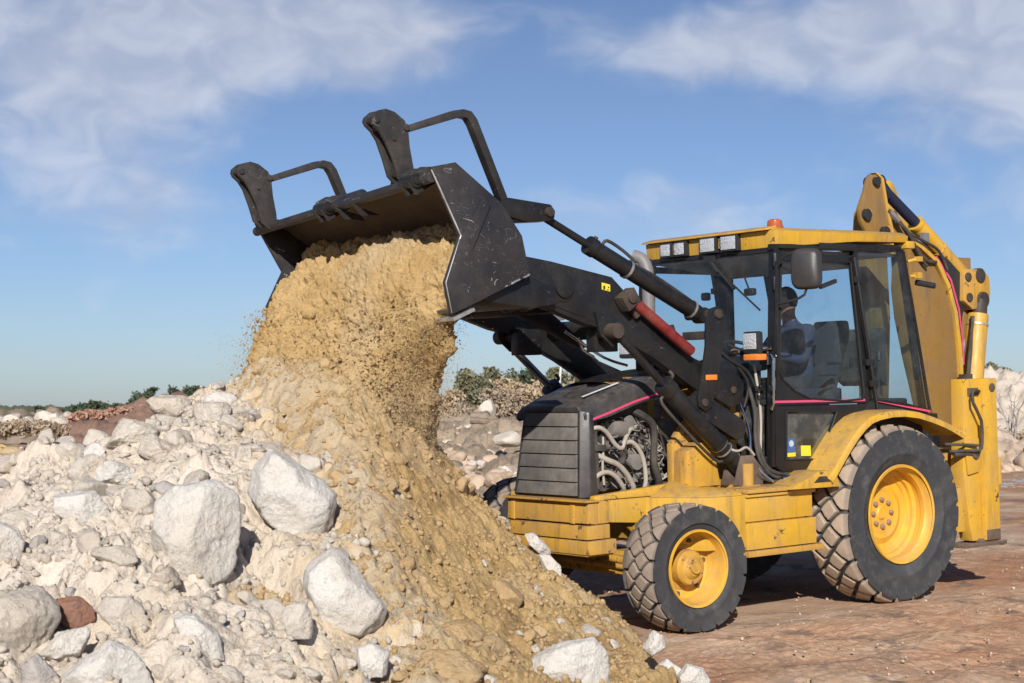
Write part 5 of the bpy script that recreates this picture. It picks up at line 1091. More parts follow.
# outside of the shell seen from below
m = MB(); m.prism([(3.74, 2.50), (3.36, 2.30), (3.22, 2.34), (3.10, 2.36), (3.10, 2.50), (3.2, 2.66), (3.5, 2.70), (3.86, 2.85), (3.78, 2.70)], .40, .48); m.prism([(3.74, 2.50), (3.36, 2.30), (3.22, 2.34), (3.10, 2.36), (3.10, 2.50), (3.2, 2.66), (3.5, 2.70), (3.86, 2.85), (3.78, 2.70)], .60, .66); m.prism([(3.74, 2.50), (3.36, 2.30), (3.10, 2.36), (3.2, 2.66), (3.86, 2.85)], -.66, -.60); m.prism([(3.74, 2.50), (3.36, 2.30), (3.10, 2.36), (3.2, 2.66), (3.86, 2.85)], -.48, -.40)
m.prism([(3.76, 2.52), (4.10, 2.365), (4.0, 2.33), (3.70, 2.30), (3.45, 2.33), (3.50, 2.45)], -1.10, 1.14); m.cyl((3.20, -.66, 2.48), (3.20, .68, 2.48), .05, seg=20)
B('bucket_bracket', m, BLK, bucket, bevel=.01)
m = MB(); n_ = 24
pa = Vector(shiftp((4.475, 3.105), -YB)); pb_ = Vector(shiftp((4.475, 3.105), YB)); m.cyl(pa+Vector((0, -.04, 0)), pb_, .034, seg=16); m.box((4.34, -1.16, 3.0), (4.35, -1.15, 3.01)); 
for t0, t1 in ((.46, .62), (.80, .97)):
    a = pa.lerp(pb_, t0); b = pa.lerp(pb_, t1); m.cyl(a+Vector((-.03, 0, .03)), b+Vector((-.03, 0, .03)), .045, seg=14)
B('lip_tube', m, BLKB, bucket, bevel=.004)
def lipz(y): return shiftp((4.475, 3.105), y)
def lug(y, flip=1):
    x, _, z = lipz(y); m = MB()
    for dy in (-.04, .05): m.prism([(x+.09, z-.02), (x+.075, z+.05), (x, z+.09), (x-.12, z+.10), (x-.16, z+.02), (x-.03, z-.05), (x+.04, z-.09)], y+dy, y+dy+.022)
    o = B('hinge_lug', m, BLKB, bucket, bevel=.006)
    m = MB(); m.cyl((x+.045, y-.06, z+.0), (x+.045, y+.09, z+.0), .045, seg=20); m.cyl((x+.045, y+.09, z), (x+.045, y+.10, z), .025, seg=12); B('pivot_pin', m, BLK, o, bevel=.004)
lug(.98); lug(-.14); 
m = MB(); x, _, z = lipz(0.02); m.prism([(x+.05, z-.02), (x-.14, z-.06), (x-.18, z-.1), (x-.02, z-.09)], .04, .06); m.prism([(x+.05, z-.02), (x-.16, z-.08), (x-.02, z-.09)], .26, .28); BP('lip_rib', m, BLKB, bucket)
# flip-over pallet fork carriers folded on top of the bucket
def fork(y, dz, dx=0.):
    x0, z0 = 4.44+dx, 3.10+dz
    def p(a, b): return (x0+a, z0+b)
    prof = [p(.085, .0), p(.03, -.045), p(-.04, -.03), p(-.035, .07), p(-.01, .20), p(.0, .31), p(.025, .375), p(.10, .425), p(.165, .44), (x0+.225, z0+.425), p(.275, .385), p(.27, .335), p(.225, .30), p(.185, .245), p(.125, .13)]
    m = MB(); m.prism(prof, y+.032, y+.056); m.prism([p(.105, .02), p(.05, -.03), p(.0, .0), p(.03, .10), p(.085, .22), p(.14, .33), p(.10, .425), p(.165, .44), p(.225, .425), p(.275, .385), p(.27, .335), p(.225, .30), p(.185, .245), p(.14, .13)], y-.056, y-.032)
    m.prism([p(.12, .30), p(.11, .41), p(.17, .43), p(.25, .38), p(.21, .30)], y-.036, y+.036); m.prism([p(.02, .0), p(.02, .15), p(.09, .16), p(.08, .02)], y-.036, y+.036)
    o = B('fork_bracket', m, FRKM, bucket, bevel=.007)
    m = MB()
    for a, b, r_ in ((.245, .365, .022), (.02, .33, .022), (.115, .25, .012)): m.cyl((x0+a, y-.075, z0+b), (x0+a, y+.068, z0+b), r_, seg=18)
    BP('pivot_pin', m, FRKM, o, bevel=.003)
    m = MB()
    T_ = [p(.0, .345), p(-.38, .475), p(-.46, .49), p(-.52, .48), p(-.565, .43), p(-.80, -.08), p(-.745, -.10), p(-.515, .39), p(-.485, .43), p(-.44, .435), p(-.40, .425), p(.0, .30)]
    m.prism(T_, y-.035, y+.035); B('fork_tine', m, FRKM, o, bevel=.010)
FRKM = mat_paint('fork_steel', (.022, .021, .021), dust=(.09, .075, .065), dustamt=.7, chip=(.16, .15, .14), chipamt=1.2, rough=.4, scratch=1.)
fork(.80, .03, -.015); fork(-.99, -.09, -.015)

# ------------------------------------------------------------------ operator in the cab
def skin_person():
    me = bpy.data.meshes.new('person'); 
    J = {}; V = []; E = []; Rr = []
    def v(n, p, r, par=None):
        J[n] = len(V); V.append(p); Rr.append(r)
        if par: E.append((J[par], J[n]))
    ox, oy = .13, .10
    v('pelvis', (ox-.02, oy, 1.80), (.15, .13)); v('waist', (ox-.03, oy, 1.95), (.13, .12), 'pelvis'); v('chest', (ox-.01, oy, 2.13), (.155, .13), 'waist'); v('neckb', (ox+.02, oy, 2.27), (.085, .085), 'chest'); v('neck', (ox+.045, oy, 2.33), (.052, .052), 'neckb'); v('headb', (ox+.07, oy, 2.40), (.075, .078), 'neck'); v('head', (ox+.075, oy, 2.47), (.088, .098), 'headb'); v('crown', (ox+.065, oy, 2.525), (.07, .075), 'head')
    for sg, s_ in ((1, 'l'), (-1, 'r')):
        v('sh'+s_, (ox+.0, oy+sg*.17, 2.22), (.072, .072), 'chest'); v('el'+s_, (ox+.16, oy+sg*.25, 1.98), (.05, .05), 'sh'+s_); v('wr'+s_, (ox+.41, oy+sg*.17, 2.03), (.032, .032), 'el'+s_)
        v('pl'+s_, (ox+.48, oy+sg*.155, 2.06), (.026, .042), 'wr'+s_)
        for k_ in range(4):
            t = (k_-1.5)*.018; ln = (.8, 1, .95, .75)[k_]
            v(f'f{k_}a'+s_, (ox+.53, oy+sg*(.15+t), 2.085-.0*k_), (.010, .010), 'pl'+s_); v(f'f{k_}b'+s_, (ox+.53+.03*ln, oy+sg*(.15+t), 2.07), (.009, .009), f'f{k_}a'+s_); v(f'f{k_}c'+s_, (ox+.54+.01*ln, oy+sg*(.15+t), 2.045), (.008, .008), f'f{k_}b'+s_)
        v('ta'+s_, (ox+.50, oy+sg*.115, 2.045), (.012, .012), 'pl'+s_); v('tb'+s_, (ox+.53, oy+sg*.105, 2.03), (.010, .010), 'ta'+s_)
        v('hip'+s_, (ox+.04, oy+sg*.10, 1.77), (.10, .095), 'pelvis'); v('kn'+s_, (ox+.46, oy+sg*.14, 1.78), (.065, .065), 'hip'+s_); v('an'+s_, (ox+.55, oy+sg*.13, 1.26), (.042, .042), 'kn'+s_); v('he'+s_, (ox+.54, oy+sg*.13, 1.18), (.045, .045), 'an'+s_); v('to'+s_, (ox+.74, oy+sg*.14, 1.16), (.035, .042), 'he'+s_)
    me.from_pydata(V, E, []); o = bpy.data.objects.new('person', me); COL.objects.link(o)
    bm = bmesh.new(); bm.from_mesh(me); ly = bm.verts.layers.skin.verify(); bm.verts.ensure_lookup_table()
    for i, b in enumerate(bm.verts): b[ly].radius = Rr[i]; b[ly].use_root = (i == 0)
    bm.to_mesh(me); bm.free()
    o.modifiers.new('skin', 'SKIN').use_smooth_shade = True; s_ = o.modifiers.new('sub', 'SUBSURF'); s_.levels = 2; s_.render_levels = 2
    dg = bpy.context.evaluated_depsgraph_get(); dg.update(); ev = o.evaluated_get(dg); me2 = bpy.data.meshes.new_from_object(ev); o.modifiers.clear(); o.data = me2; me2.name = 'person'
    skin = mat_plain('skin', (.26, .14, .095), .6); shirt = mat_plain('navy_shirt', (.03, .04, .075), .9); tr = mat_plain('dark_trousers', (.03, .03, .035), .9); hair = mat_plain('dark_hair', (.015, .012, .01), .7); boot = mat_plain('boots', (.03, .02, .015), .7)
    for q in (skin, shirt, tr, boot): me2.materials.append(q)
    for pl in me2.polygons:
        c_ = pl.center; x, y, z = c_
        if x > ox+.385 and z > 1.95: pl.material_index = 0
        elif z > 2.315: pl.material_index = 0
        elif z > 1.86 and x < ox+.40: pl.material_index = 1
        elif z < 1.24: pl.material_index = 3
        else: pl.material_index = 2
    o.matrix_world = Matrix.Translation((0, 0, -.05)) @ TM
    # hair cap, ears, nose, eyes and mouth as children
    def part(nm, mb, mt): 
        q = mb.build(nm, mt, o); return q
    hx, hy, hz = ox+.075, oy, 2.475
    V_, F_ = ICO[3]; P_ = V_*np.array([.102, .088, .112])+np.array([hx-.008, hy, hz+.012]); keep = [f for f in F_ if not ((P_[f][:, 0].mean() > hx+.03 and P_[f][:, 2].mean() < hz+.055) or P_[f][:, 2].mean() < hz-.045)]
    m = MB(); m.add(P_.tolist(), [tuple(f) for f in keep]); part('hair', m, hair)
    m = MB(); m.cyl((hx+.085, hy, hz+.01), (hx+.112, hy, hz-.03), .010, .017, 10); part('nose', m, skin)
    m = MB()
    for sg in (1, -1): m.cyl((hx-.005, hy+sg*.080, hz-.01), (hx-.012, hy+sg*.096, hz-.005), .024, .028, 14)
    m.pieces('ear', skin, o)
    m = MB()
    for sg in (1, -1): m.cyl((hx+.078, hy+sg*.032, hz+.012), (hx+.088, hy+sg*.032, hz+.012), .011, .008, 10)
    m.pieces('eye', hair, o)
    m = MB(); m.box((hx+.080, hy-.022, hz-.058), (hx+.09, hy+.022, hz-.050)); part('mouth', m, mat_plain('lips', (.25, .09, .08), .6))
    return o
op = skin_person(); tag(op, 'driver in a navy shirt seated inside the glazed cab, hands on the steering wheel', 'person')

# ------------------------------------------------------------------ sand in and below the bucket
def sand_stream():
    # profile in the machine's xz plane, from inside the bucket over the lip and down
    prof = [(3.86, 2.90), (3.96, 2.86), (4.10, 2.76), (4.24, 2.62), (4.35, 2.46), (4.43, 2.28), (4.49, 2.05), (4.53, 1.80), (4.56, 1.50), (4.60, 1.2), (4.66, .8)]
    P = np.array(prof); seg = np.r_[0, np.cumsum(np.linalg.norm(np.diff(P, axis=0), axis=1))]
    ns = 300; s_ = np.linspace(0, seg[-1], ns); PX = np.interp(s_, seg, P[:, 0]); PZ = np.interp(s_, seg, P[:, 1])
    yl = np.interp(PZ, [.8, 1.3, 1.7, 2.0, 2.3, 2.9], [-1.50, -1.48, -1.44, -1.34, -1.17, -1.12]); yr = np.interp(PZ, [.8, 1.2, 1.5, 1.9, 2.2, 2.35, 2.9], [.72, .80, .86, .97, 1.08, 1.15, 1.155])
    th = np.interp(PZ, [1.2, 2.2, 2.5, 2.9], [.34, .24, .16, .05])
    nc = 520; a = np.linspace(0, 1, nc+1)[:-1]
    # cross-section: wide front face, rounded ends, flat back
    front = 360; t = np.linspace(-1, 1, front); sec = [(x, (1-abs(x)**6)*.5) for x in t]; tb = np.linspace(1, -1, nc-front+2)[1:-1]; sec += [(x, -.5*(1-abs(x)**6)) for x in tb]; sec = np.array(sec); nc = len(sec)
    Yc = (yl+yr)/2; Hw = (yr-yl)/2
    Y = Yc[:, None]+Hw[:, None]*sec[None, :, 0]
    D = sec[None, :, 1]*2*th[:, None]
    tx = np.gradient(PX); tz = np.gradient(PZ); l = np.hypot(tx, tz); nx, nz = -tz/l, tx/l
    X = PX[:, None]+nx[:, None]*(D-th[:, None]*.6); Z = PZ[:, None]+nz[:, None]*(D-th[:, None]*.6)
    V = np.stack([X, Y, Z], -1)
    # lumpy surface
    q = V+.05*np.stack([fbm(V*5, 3), fbm(V*5+7, 3), fbm(V*5+13, 3)], -1)
    W = V*np.array([1, 1, .62]); dsp = .085*fbm(V*np.array([1.8, 1.8, 1.2])+3, 4)+.050*fbm(W*6.5+9, 5, .6)+.026*fbm(W*21, 4, .6)
    F1, F2, ID = worley(q/.15); dsp += .045*np.clip(1-(F1/.5)**2, 0, 1)**.5*ID*sstep(.0, .4, perlin(V*2.2))
    F1, F2, ID = worley(q/.06+9); dsp += .022*np.clip(1-(F1/.5)**2, 0, 1)**.5*ID*sstep(-.2, .3, perlin(V*3.1+5))
    F1, F2, ID = worley(q/.028+3); dsp += .010*np.clip(1-(F1/.5)**2, 0, 1)**.5*ID
    fade = np.interp(s_, [0, .2], [.3, 1])[:, None]
    inb = sstep(2.35, 2.15, PZ)[:, None]   # free of the bucket: may bulge sideways
    sgn = np.where(np.abs(sec[None, :, 0]) > .93, np.sign(sec[None, :, 0]), 0)
    V[..., 0] += dsp*nx[:, None]*fade*np.where(sec[None, :, 1] >= 0, 1, -1); V[..., 2] += dsp*nz[:, None]*fade
    V[..., 1] += sgn*inb*(dsp*.6+.05*fbm(V*np.array([2, 2, 2.4]), 4))
    o = npmesh('falling_sand', V.reshape(-1, 3), gridfaces(ns, nc, True), SAND)
    o.matrix_world = TM
    return o
tag(sand_stream(), 'thick curtain of yellow sand sliding out of the tipped bucket', 'sand', kind='stuff')

def grain_cloud(name, pts, sizes, mat, sub=1, seed=3):
    rg = np.random.default_rng(seed); V0, F0 = ICO[sub]; nb = 8
    shapes = [rock_shape(seed*31+i, sub, 8, .08, 14)[0] for i in range(nb)]
    n = len(pts); k = rg.integers(0, nb, n)
    A = rg.normal(size=(n, 3, 3)); Q = np.linalg.qr(A)[0]
    base = np.stack(shapes)[k]; st = rg.uniform(.65, 1.15, (n, 1, 3)); base = base*st
    V = np.einsum('nij,nkj->nki', Q, base)*sizes[:, None, None]+pts[:, None, :]
    F = (F0[None]+(np.arange(n)*len(V0))[:, None, None]).reshape(-1, 3)
    return npmesh(name, V.reshape(-1, 3), F, mat, smooth=sub > 1)
# grains and crumbs falling beside and in front of the curtain
rg = np.random.default_rng(21)
def stream_pts():
    out = []; sz = []
    for i in range(26000):
        z = rg.uniform(.9, 2.25); r = np.interp(z, [.8, 1.2, 1.5, 1.9, 2.2, 2.35], [.72, .80, .86, .97, 1.08, 1.15])
        off = abs(rg.normal(0, 1))*np.interp(z, [.9, 1.6, 2.3], [.10, .10, .04])-.05; side = rg.random() < .93
        y = r+off if side else -1.4-off*.5
        out.append((4.45+rg.normal(0, .13), y, z)); sz.append(rg.choice([.0014, .0022, .0035, .007], p=[.50, .32, .16, .02]))
    for i in range(24000):
        z = rg.uniform(.9, 2.4); y = rg.uniform(-1.2, 1.0); x = np.interp(z, [.8, 1.2, 1.8, 2.28, 2.46, 2.62], [4.80, 4.74, 4.64, 4.50, 4.38, 4.27])+rg.normal(.0, .045)
        out.append((x, y, z)); sz.append(rg.choice([.002, .0035, .006, .010, .018], p=[.45, .34, .165, .04, .005]))
    p = np.array(out); M = np.array(TM)[:3, :3]; return p@M.T, np.array(sz)
p, s_ = stream_pts(); tag(grain_cloud('falling_grains', p, s_, SAND, 1, 5), 'loose crumbs of sand flying off the falling curtain', 'sand', kind='stuff')

# ------------------------------------------------------------------ stones on the heap
def surf(u, v):
    a = np.array([[u]]); b = np.array([[v]]); return max(float(heap_h(a, b)[0, 0]), float(sand_h(a, b)[0, 0]))
def px2uv(): pass
BIG = []
# label, u, v, half sizes, euler, material, seed, rough, sink
BOULD = [
    ('huge rounded pale boulder with a grey rough right flank', 'boulder', -1.54, 8.07, 0.205, 0.254, 0.229, 'w', 141, 0.1, 0.62),
    ('large white angular boulder perched where sand meets rubble', 'boulder', -1.173, 8.8, 0.219, 0.224, 0.222, 'w', 142, 0.5, 0.55),
    ('white jagged boulder lower right of the perched one, sand around it', 'boulder', -0.809, 7.95, 0.193, 0.202, 0.198, 'w', 143, 0.6, 0.45),
    ('broad white block at the bottom edge in the yellow sand', 'boulder', 0.253, 8.34, 0.222, 0.131, 0.176, 'w', 104, 0, 0.2),
    ('topmost pale block balanced on the heap skyline', 'boulder', -2.267, 10.88, 0.119, 0.086, 0.102, 'p', 105, 0.05, 0.8),
    ('pale block sunk on the skyline right of the topmost one', 'boulder', -1.898, 10.34, 0.113, 0.088, 0.101, 'p', 145, 0.3, 0.6),
    ('whitish lump on the skyline touching the sand curtain', 'boulder', -1.903, 10.83, 0.085, 0.046, 0.066, 'w', 107, 0.1, 0.6),
    ('flat topped pale block with brown underside, left middle of the heap', 'boulder', -2.256, 8.7, 0.158, 0.105, 0.132, 'w', 108, 0.12, 0.6),
    ('large pale boulder cut by the left edge of the photo', 'boulder', -2.527, 8.18, 0.119, 0.139, 0.129, 'w', 109, 0.2, 0.7),
    ('reddish topped stone in the lower left rubble', 'boulder', -1.958, 7.38, 0.089, 0.067, 0.078, 'r', 110, 0.0, 0.4),
    ('rounded pale stone right of the reddish one', 'boulder', -1.753, 7.42, 0.103, 0.081, 0.092, 'p', 111, 0.15, 0.5),
    ('flat whitish slab just below the reddish stone', 'boulder', -1.924, 7.12, 0.104, 0.06, 0.082, 'w', 112, -0.15, 0.3),
    ('broad white boulder at the bottom centre of the rubble', 'boulder', -1.682, 6.94, 0.177, 0.105, 0.141, 'w', 113, 0.25, 0.35),
    ('whitish wedge boulder leaning right in the lower rubble', 'boulder', -1.392, 7.27, 0.123, 0.101, 0.112, 'w', 144, 0.45, 0.5),
    ('grey split stone in the bottom left corner', 'boulder', -1.956, 6.87, 0.079, 0.075, 0.077, 'g', 115, 0.6, 0.3),
    ('pinkish grey wide rock at the far lower left', 'boulder', -2.184, 7.24, 0.175, 0.167, 0.171, 'p', 116, 0.4, 0.15),
    ('upright grey pebble boulder beside the jagged white one', 'boulder', -0.987, 7.61, 0.069, 0.088, 0.079, 'p', 117, 0.1, 0.3),
    ('small white boulder below the jagged one', 'boulder', -0.638, 7.58, 0.064, 0.083, 0.074, 'w', 118, 0.2, 0.2),
    ('sand coloured boulder at the bottom edge in the sand slope', 'boulder', -0.282, 7.75, 0.164, 0.085, 0.124, 's', 119, 0.1, 0.1),
    ('tan flat stone half sunk at the middle of the sand slope', 'boulder', -0.297, 8.18, 0.114, 0.074, 0.094, 's', 120, -0.2, 0.2),
    ('rounded sandy boulder on the right sand slope', 'boulder', -0.04, 9.35, 0.079, 0.074, 0.076, 's', 121, 0, 0.4),
    ('small white lump above the jagged boulder, beside the sand', 'boulder', -2.586, 10.26, 0.068, 0.056, 0.062, 'w', 122, 0, 0.5),
    ('pale stone with shaded right face under the skyline block', 'stone', -2.095, 9.66, 0.094, 0.076, 0.085, 'p', 123, 0.3, 0.5),
    ('sloping pale slab below the topmost block', 'boulder', -2.282, 9.86, 0.131, 0.084, 0.108, 'p', 124, -0.3, 0.45),
    ('brownish lump on the pale slope right of the slab', 'stone', -1.948, 9.57, 0.081, 0.07, 0.076, 'p', 125, 0.2, 0.5),
    ('grey brown stone left of the huge rounded boulder top', 'stone', -1.96, 8.77, 0.09, 0.069, 0.08, 'p', 126, 0.1, 0.5),
    ('white ragged stone just above the flat topped block', 'stone', -2.25, 9.38, 0.091, 0.068, 0.08, 'w', 127, 0.1, 0.5),
    ('white rock low under the front bumper, upper of two', 'boulder', 0.113, 10.98, 0.093, 0.1, 0.097, 'w', 128, 0.7, 1.1),
    ('white rock low under the front bumper, lower of two', 'boulder', 0.209, 10.45, 0.082, 0.127, 0.105, 'w', 129, 0.9, 1.1),
    ('white stone lying right before the front tyre', 'boulder', 0.769, 9.2, 0.084, 0.084, 0.084, 'w', 130, 0.7, 0.5),
    ('white rounded stone at the toe of the sand, bottom edge', 'boulder', 0.964, 9.04, 0.082, 0.077, 0.08, 'w', 131, 0.2, 0.5),
    ('small white stone between the toe of the sand and the tyre', 'stone', 0.85, 9.05, 0.066, 0.049, 0.058, 'w', 132, 0.1, 0.4),
    ('tan block leaning at the top right of the large white boulder', 'stone', -1.155, 9.53, 0.075, 0.064, 0.07, 'p', 133, 0.6, 0.2),
    ('pale block below the huge rounded boulder in its shadow', 'boulder', -1.63, 7.82, 0.071, 0.052, 0.061, 'p', 134, 0, 0.3),
    ('pale chunk left of the huge boulder base', 'stone', -1.89, 7.92, 0.086, 0.053, 0.069, 'p', 135, 0.1, 0.5),
    ('pale low stone at the left edge above the cut boulder', 'stone', -2.682, 9.11, 0.099, 0.055, 0.077, 'p', 136, 0.1, 0.5),
]
SHORT = ['huge rounded boulder', 'perched white boulder', 'jagged white boulder', 'broad white bottom block', 'topmost balanced block', 'sunken skyline block', 'skyline lump by the sand', 'flat topped block', 'boulder cut by the left edge', 'reddish stone', 'rounded stone beside the reddish one', 'slab below the reddish stone', 'broad white bottom boulder', 'leaning wedge boulder', 'grey corner stone', 'wide pinkish rock', 'upright grey boulder', 'small white boulder below the jagged one', 'sand coloured bottom boulder', 'tan flat stone in the sand', 'rounded sandy boulder', 'small white lump uphill', 'shaded stone under the skyline block', 'sloping slab', 'brownish lump by the slab', 'grey stone above the huge boulder', 'ragged white stone', 'upper white rock under the bumper', 'lower white rock under the bumper', 'white stone before the tyre', 'white stone at the sand toe', 'small toe stone', 'leaning tan block', 'shadowed block under the huge boulder', 'pale chunk by the huge boulder', 'low stone at the left edge']
VAR = {'w': LIMEW, 'p': LIME, 'g': LIMEG, 'r': REDR, 's': CLOD}
OUTL = {0: ([(-0.103, 0.249), (0.038, 0.271), (0.168, 0.217), (0.222, 0.163), (0.2, -0.043), (0.168, -0.163), (0.06, -0.26), (-0.027, -0.271), (-0.146, -0.184), (-0.222, -0.0), (-0.205, 0.152)], 0.211, 0.9, -1.544, 8.14, 0.903), 1: ([(-0.112, 0.254), (0.029, 0.171), (0.171, 0.065), (0.23, 0.006), (0.218, -0.112), (0.124, -0.254), (0.029, -0.246), (-0.159, -0.112), (-0.23, 0.006), (-0.206, 0.124)], 0.218, 0.2, -1.173, 8.86, 1.065), 2: ([(-0.048, 0.213), (0.005, 0.192), (0.091, 0.075), (0.197, -0.043), (0.176, -0.138), (0.101, -0.213), (-0.016, -0.202), (-0.144, -0.096), (-0.197, 0.021), (-0.176, 0.117)], 0.187, 0.3, -0.804, 8.0, 0.647), 3: ([(-0.219, -0.048), (-0.152, 0.041), (-0.018, 0.113), (0.134, 0.138), (0.202, 0.066), (0.219, -0.138), (-0.219, -0.138)], 0.131, 0.2, 0.264, 8.41, 0.236), 7: ([(-0.159, 0.081), (0.037, 0.104), (0.106, 0.023), (0.164, -0.092), (0.002, -0.104), (-0.113, -0.058), (-0.164, 0.012)], 0.099, 0.6, -2.23, 8.67, 1.0), 8: ([(-0.063, 0.129), (0.024, 0.144), (0.09, 0.118), (0.129, 0.053), (0.101, -0.09), (0.002, -0.144), (-0.107, -0.123), (-0.129, 0.096)], 0.123, 0.5, -2.552, 8.22, 0.822), 9: ([(-0.098, -0.0), (-0.059, 0.059), (0.03, 0.069), (0.089, 0.02), (0.098, -0.039), (0.039, -0.069), (-0.039, -0.059)], 0.065, 0.4, -1.958, 7.39, 0.626), 10: ([(-0.109, 0.017), (-0.059, 0.076), (0.049, 0.076), (0.109, 0.007), (0.079, -0.072), (-0.02, -0.076)], 0.072, 0.5, -1.746, 7.41, 0.617), 11: ([(-0.106, -0.045), (-0.026, 0.049), (0.087, 0.074), (0.106, 0.04), (0.068, -0.045), (-0.026, -0.074)], 0.07, 0.3, -1.911, 7.1, 0.528), 12: ([(-0.212, -0.06), (-0.083, 0.051), (0.028, 0.115), (0.12, 0.069), (0.212, -0.06), (0.101, -0.115), (-0.175, -0.115)], 0.109, 0.5, -1.695, 6.92, 0.449), 13: ([(-0.108, 0.099), (-0.012, 0.108), (0.085, 0.021), (0.108, -0.085), (0.046, -0.108), (-0.07, -0.079)], 0.103, 0.4, -1.372, 7.27, 0.523), 14: ([(-0.073, 0.02), (-0.018, 0.071), (0.064, -0.016), (0.073, -0.071), (-0.073, -0.071)], 0.068, 0.8, -1.948, 6.87, 0.451), 16: ([(-0.071, 0.037), (-0.02, 0.084), (0.041, 0.078), (0.071, -0.003), (0.061, -0.084), (-0.041, -0.08)], 0.067, 0.6, -0.983, 7.61, 0.562), 17: ([(-0.071, 0.057), (0.0, 0.081), (0.071, 0.036), (0.061, -0.069), (-0.061, -0.081)], 0.067, 0.1, -0.637, 7.6, 0.382), 27: ([(-0.095, 0.061), (-0.031, 0.076), (0.057, -0.012), (0.095, -0.076), (0.013, -0.076), (-0.06, -0.012)], 0.072, 0.3, 0.177, 10.99, 0.634), 28: ([(-0.078, 0.092), (-0.007, 0.092), (0.064, 0.021), (0.078, -0.092), (0.027, -0.083), (-0.05, 0.007)], 0.074, 0.3, 0.248, 10.63, 0.504), 29: ([(-0.064, -0.024), (-0.002, 0.073), (0.047, 0.049), (0.064, -0.024), (-0.015, -0.073)], 0.06, 0.4, 0.786, 9.2, 0.232), 30: ([(-0.085, 0.018), (-0.038, 0.076), (0.045, 0.053), (0.085, -0.018), (0.056, -0.076), (-0.073, -0.065)], 0.073, 0.3, 0.967, 8.84, 0.101)}
for bi, (lab, cat, u, v, w_, h_, d_, mt, sd_, tilt, lift_) in enumerate(BOULD):
    zz = float(np.mean([surf(u+a, v+b) for a in (-.3*w_, .3*w_) for b in (-.3*d_, .3*d_)]))
    loc = uv2w(u, v, zz+lift_*h_)
    if bi in OUTL:
        P_, dep, spl, uu, vv, zz = OUTL[bi]; loc = uv2w(uu, vv, zz)
        o = cut_rock('boulder', sd_, loc, P_, dep, VAR[mt], spl); o.rotation_euler = (0, 0, math.atan2(HR[1], HR[0])); tag(o, lab, cat); BIG.append((u, v, max(w_, d_))); continue
    o = add_rock('boulder' if w_ > .15 else 'stone', sd_, loc, (w_*1.12, d_*1.12, h_*1.12), (0, 0, 0), VAR[mt], sub=5 if w_ > .09 else 4, planes=17 if w_ > .15 else 13, rough=.06, soft=34, dmin=.76 if w_ > .15 else .66)
    o.rotation_euler = (Matrix.Rotation(math.atan2(HR[1], HR[0]), 3, 'Z') @ Matrix.Rotation(tilt, 3, 'Y')).to_euler()
    tag(o, lab, cat); BIG.append((u, v, max(w_, d_)))
# medium stones, copies of a dozen shapes
protos = {}
STONES = []
def medium(kind, mat, n, label, group, name, usel, smin, smax, seed):
    rg = random.Random(seed); meshes = []
    for i in range(10):
        V, F = rock_shape(seed*100+i, 4, 14, .06, 45); ob = npmesh(name, V, F, mat, link=False); ob.data.set_sharp_from_angle(angle=rad(50)); meshes.append(ob)
    cnt = 0; tries = 0
    while cnt < n and tries < 20000:
        tries += 1
        u = rg.uniform(-3.9, 1.25); v = rg.uniform(5.6, 11.4)
        px = 512+1650*u/v
        if px < -10 or px > 760: continue
        a = np.array([[u]]); b = np.array([[v]]); hb = heap_base(a, b)[0, 0]; sb = sand_base(a, b)[0, 0]
        if max(hb, sb) < .03: continue
        if not usel(u, v, hb, sb): continue
        s_ = smin*(smax/smin)**(rg.random()**1.8)
        if any(math.hypot(u-x, v-y) < r*.9+s_*.5 for x, y, r in BIG): continue
        z = surf(u, v)
        ob = rg.choice(meshes).copy(); COL.objects.link(ob); ob.location = uv2w(u, v, z+s_*rg.uniform(-.15, .25)); k_ = rg.uniform(.6, 1)
        ob.scale = (s_, s_*rg.uniform(.6, 1), s_*k_*.85); ob.rotation_euler = (rg.uniform(-.5, .5), rg.uniform(-.5, .5), rg.uniform(0, 6.28)); ob.name = name
        tag(ob, label, 'stone', group); cnt += 1; STONES.append((ob, kind, u, v, s_))
        if s_ > .07: BIG.append((u, v, s_))
medium(0, LIME, 150, 'small pale limestone lump lying loose on the rubble heap', 'loose pale stones on the rubble heap', 'loose_stone', lambda u, v, h, s: h > s+.02, .028, .125, 5)
medium(1, LIMEG, 40, 'small grey brown stone lying among the pale rubble', 'grey stones on the rubble heap', 'grey_stone', lambda u, v, h, s: h > s+.02, .025, .085, 6)
medium(2, CLOD, 130, 'sand coated clod lying on the yellow sand slope', 'sandy clods on the sand slope', 'sand_clod', lambda u, v, h, s: s > h-.01, .02, .075, 7)
medium(3, LIME, 22, 'small white stone half buried in the yellow sand', 'white stones in the sand', 'white_stone', lambda u, v, h, s: s > h-.01 and u > -.2, .025, .08, 8)
# every stone's label: which one it is out from the nearest boulder
ORD = ['nearest', 'second', 'third', 'fourth', 'fifth', 'sixth', 'seventh', 'eighth', 'ninth', 'tenth', 'eleventh', 'twelfth', 'thirteenth', 'fourteenth', 'fifteenth', 'sixteenth', 'seventeenth', 'eighteenth', 'nineteenth', 'twentieth', 'twenty first', 'twenty second', 'twenty third', 'twenty fourth', 'twenty fifth', 'twenty sixth', 'twenty seventh', 'twenty eighth', 'twenty ninth', 'thirtieth']
KIND = ['pale stone', 'grey brown stone', 'sandy clod', 'whitish stone in the sand']
cells = {}
for st_ in STONES:
    ob, kind, u, v, s_ = st_
    k = min(range(len(BOULD)), key=lambda i: (BOULD[i][2]-u)**2+((BOULD[i][3]-v)*.6)**2); du = u-BOULD[k][2]; dv = (v-BOULD[k][3])*.6
    d_ = ('right of' if du > 0 else 'left of') if abs(du) > abs(dv) else ('uphill of' if dv > 0 else 'downhill of')
    cells.setdefault((kind, k, d_), []).append((math.hypot(du, dv), st_))
